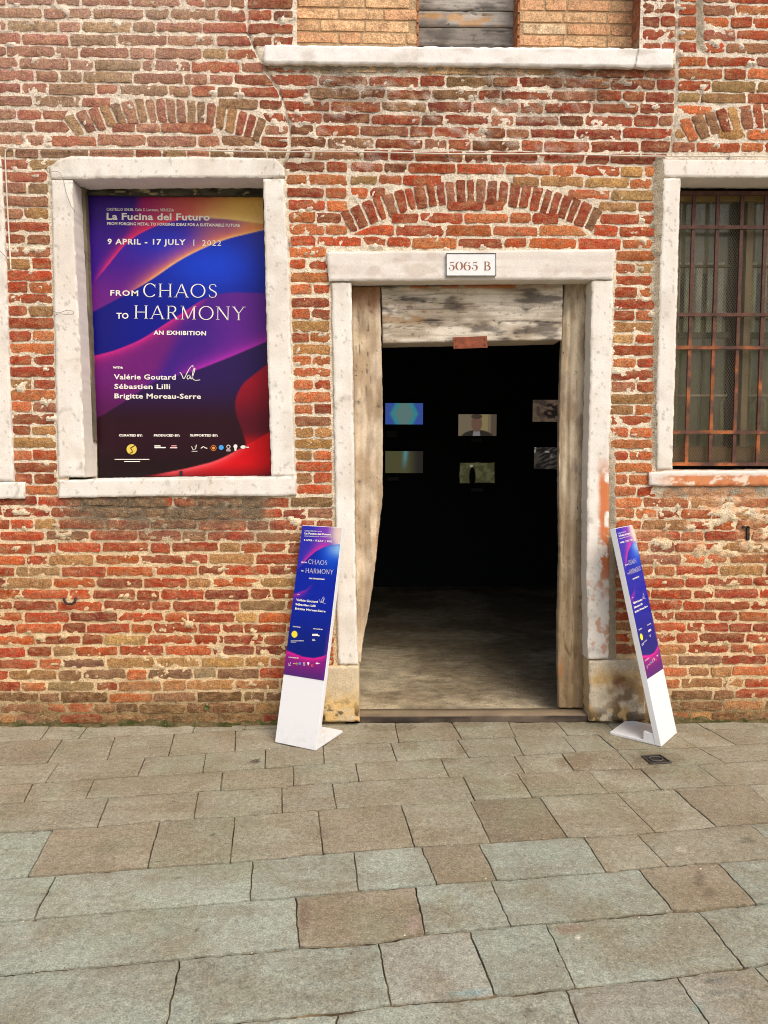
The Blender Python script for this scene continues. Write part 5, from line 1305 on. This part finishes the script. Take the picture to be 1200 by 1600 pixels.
def add_slab(r, xt0, xt1, xb0, xb1, key, seed):
    gt, gb = rowlines[r], rowlines[r+1]
    T = lambda x: at_x(gt, x); B = lambda x: at_x(gb, x)
    L = max(xt1-xt0, xb1-xb0); W = abs(T(np.array([xt0]))[0, 1]-B(np.array([xb0]))[0, 1])
    if L < .03: return
    vis = seed < 5000
    stp_ = .016 if vis else .05
    n = max(5, int(L/stp_)); m = max(5, int(W/stp_)); gap = .0028; gapw = .0062 if r > 5 else (.005 if r > 3 else .0042)
    t = np.linspace(0, 1, n); s_ = np.linspace(0, 1, m); ti = (gap+t*(L-2*gap))/L; si = (gapw+s_*(W-2*gapw))/max(W, .03)
    top = T(xt0+(xt1-xt0)*ti); bot = B(xb0+(xb1-xb0)*ti)
    XY = top[:, None]*(1-si)[None, :, None]+bot[:, None]*si[None, :, None]
    X, Yg = XY[..., 0].copy(), XY[..., 1].copy()
    if Yg.min() > -.005: return
    rim = np.zeros((n, m)); rim[0] = rim[-1] = 1; rim[:, 0] = rim[:, -1] = 1
    rim2 = np.zeros((n, m)); rim2[1] = rim2[-2] = 1; rim2[:, 1] = rim2[:, -2] = 1
    jx = (fbm(X*12, Yg*12, 3, 71)-.5)*.008+(fbm(X*60, Yg*60, 2, 73)-.5)*.004; jy = (fbm(X*12, Yg*12, 3, 75)-.5)*.008+(fbm(X*60, Yg*60, 2, 77)-.5)*.004
    rough_ = 1.7 if r >= 7 else (1.1 if r == 6 else .7)
    w = np.maximum(rim, rim2*.6)*rough_; X2 = X+jx*w; Y2 = np.minimum(Yg+jy*w, .012)
    lift = rs.uniform(-.0022, .0022)
    Z = lift+(fbm(X*4, Yg*4, 3, 81)-.5)*.006+(fbm(X*30, Yg*30, 3, 83)-.5)*.0035-rim*(.0016+.003*sst(.6, .8, fbm(X*30, Yg*30, 2, 85)))
    if key == 'd': Z = Z+(fbm(X*40, Yg*40, 3, 87)-.5)*.006
    V = np.stack([X2, Y2, Z], -1); px, py = proj(V)
    base = SLC[key]*rs.uniform(.93, 1.07)
    c = slab_shade(px, py, X, Yg, base, seed).reshape(-1, 3); V = V.reshape(-1, 3)
    ring = np.concatenate([np.arange(m), np.arange(1, n)*m+m-1, (n-1)*m+np.arange(m-2, -1, -1), np.arange(n-2, 0, -1)*m])
    R1 = V[ring].copy(); R1[:, 2] = -.028; rr = len(ring); base_i = len(V); i = np.arange(rr)
    F = grid_faces(n, m)[:, ::-1]; F2 = np.stack([base_i+i, base_i+(i+1) % rr, base_i+rr+(i+1) % rr, base_i+rr+i], -1)[:, ::-1]
    c = np.concatenate([c, c[ring], c[ring]*.8]); V = np.concatenate([V, V[ring], R1])
    d1 = np.cross(V[F[0, 1]]-V[F[0, 0]], V[F[0, 3]]-V[F[0, 0]])
    if d1[2] < 0: F = F[:, ::-1]; F2 = F2[:, ::-1]
    mesh_np('paving_slab', V, np.concatenate([F, F2]), M['slab'], pav, c)
ns = 0
for r in range(len(rowlines)-1):
    jn = []
    if r < len(JN):
        for xt, xb in JN[r]:
            yt = np.interp(xt, [p[0] for p in LN[r]], [p[1] for p in LN[r]]); yb_ = np.interp(xb, [p[0] for p in LN[r+1]], [p[1] for p in LN[r+1]])
            jn.append((float(G(xt, yt)[0]) if r > 0 or True else 0, float(G(xb, yb_)[0])))
        keys = list(KC[r])
    else: keys = []
    W = .45
    if not jn: jn = [(rs.uniform(-.3, .3),)*2]; keys = ['g', 'g']
    # continue outwards beyond the picture with like-sized slabs
    sk = jn[0]; nl_ = 0
    if r < len(JN):
        ym = np.interp(0, [p[0] for p in LN[r]], [p[1] for p in LN[r]]); l = max(rs.uniform(.4, .7), jn[0][1]-float(G(-60, ym+10)[0])); jn.insert(0, (jn[0][0]-l, jn[0][1]-l)); nl_ += 1
        ym = LN[r][-1][1]
        l = max(rs.uniform(.4, .7), float(G(1260, ym)[0])-jn[-1][0])
        if r not in (1, 2): jn.append((jn[-1][0]+l, jn[-1][1]+l)); nr0 = 1
        else: nr0 = 0
    else: nr0 = 0
    while jn[0][0] > -4.6: l = rs.uniform(.4, .8); jn.insert(0, (jn[0][0]-l, jn[0][1]-l)); nl_ += 1
    nr_ = nr0
    while jn[-1][0] < 4.6: l = rs.uniform(.4, .8); jn.append((jn[-1][0]+l, jn[-1][1]+l)); nr_ += 1
    far = 'nnnb' if r < 6 else 'ggnb'
    if nl_ > 0: keys = [rs.choice(far) for _ in range(nl_-1)]+keys
    if nr_ > 0: keys = keys+[rs.choice(far) for _ in range(nr_+2)]
    for k in range(len(jn)-1):
        key = keys[k] if k < len(keys) else 'n'
        a_, b_ = jn[k], jn[k+1]
        offscreen = (b_[0] < -2.6) or (a_[0] > 2.8) or r >= 10
        add_slab(r, a_[0], b_[0], a_[1], b_[1], key, (9000 if offscreen else 100)+ns); ns += 1

# drain cover
q = [G(*k, .002) for k in ((1003, 1182), (1031, 1180), (1049, 1192), (1017, 1194))]
dr = empty('drain_cover', tuple(sum(q)/4), 'small square black iron drain cover sunk in the paving before the right sign stand', 'drain cover')
V = np.array(q+[k-np.array([0, 0, .02]) for k in q]); mesh_np('plate', V, [[3, 2, 1, 0], [4, 5, 6, 7], [0, 1, 5, 4], [1, 2, 6, 5], [2, 3, 7, 6], [3, 0, 4, 7]], M['iron'], dr, lin((46, 42, 38)), False)
ctr = sum(q)/4
mb = MB(); th = np.linspace(0, 2*math.pi, 20); mb.tube([ctr+np.array([.035*math.cos(a), .028*math.sin(a), .004]) for a in th], .004, lin((84, 78, 70)), 5); mb.build('rim', M['iron'], dr, True)
mb = MB()
for i in range(4): mb.tube([q[i]+(0, 0, .003), q[(i+1) % 4]+(0, 0, .003)], .004, lin((74, 68, 60)), 5)
mb.build('edge_frame', M['iron'], dr)

# earth and moss gathered where the wall meets the paving
xs_m = np.linspace(-4.2, 4.4, 900); segs = [(xs_m < wx(500, 1128)), (xs_m > wx(1014, 1126))]
for sg in segs:
    xx = xs_m[sg]; prof = np.array([0, .25, .6, 1.0]); n = fbm(xx*9, xx*0, 4, 44); w_ = .012+.035*sst(.35, .75, n); hgt = .008+.028*sst(.3, .7, fbm(xx*14, xx*0+3, 4, 46))
    V = np.array([[(x, -.004-w*p, .001+h*(1-p)**1.6+(vnoise(x*90, p*3)-.5)*.004-.006*(p == 1)) for p in prof] for x, w, h in zip(xx, w_, hgt)]).reshape(-1, 3)
    q_ = fbm(V[:, 0]*20, V[:, 2]*60, 3, 5); tag(mesh_np('moss_strip', V, grid_faces(len(xx), 4), M['dirt'], None, mixc(lin((96, 84, 58)), lin((64, 66, 34)), sst(.45, .6, q_))), kind='stuff')
# loose grit lying in and beside the joints
mb = MB(); rg = random.Random(5)
for k in range(260):
    r_ = rg.randrange(1, 9); g_ = rowlines[r_]; x = rg.uniform(-2.3, 2.4); y = float(np.interp(x, g_[:, 0], g_[:, 1]))+rg.gauss(0, .018); sz = rg.uniform(.0015, .0042)
    if y > -.02: continue
    V = np.array([(math.cos(a)*sz*rg.uniform(.7, 1.3), math.sin(a)*sz*rg.uniform(.7, 1.3), 0) for a in np.linspace(0, 2*math.pi, 5, endpoint=False)]+[(0, 0, sz*.9)])+(x, y, .001)
    mb.add(V, [(i, (i+1) % 5, 5) for i in range(5)], lin(rg.choice([(214, 204, 184), (150, 132, 106), (120, 96, 72), (190, 176, 156)])))
tag(mb.build('grit', M['dirt']), kind='stuff')
# weed at the foot of the wall
def weed(px, py, n, lab, s=1.0):
    o_ = P(px, py, -.008); mb = MB(); r_ = random.Random(int(px))
    for k in range(n):
        a = r_.uniform(-2.6, 2.6); l = r_.uniform(.012, .026)*s; d = np.array([math.sin(a), -r_.uniform(.2, .9), math.cos(a)*.8+.2]); d /= np.linalg.norm(d); sdv = np.cross(d, (0, 1, .3)); sdv /= np.linalg.norm(sdv)
        w = l*.3; V = [o_, o_+d*l*.5+sdv*w, o_+d*l, o_+d*l*.5-sdv*w]; mb.add(V, [(0, 1, 2, 3)], (1, 1, 1))
    tag(mb.build('weed', M['leaf']), lab, 'weed')
weed(324, 1105, 14, 'tiny green weed growing from a joint low in the bricks below the poster window')
print('slabs', ns, 'bricks', len(items))
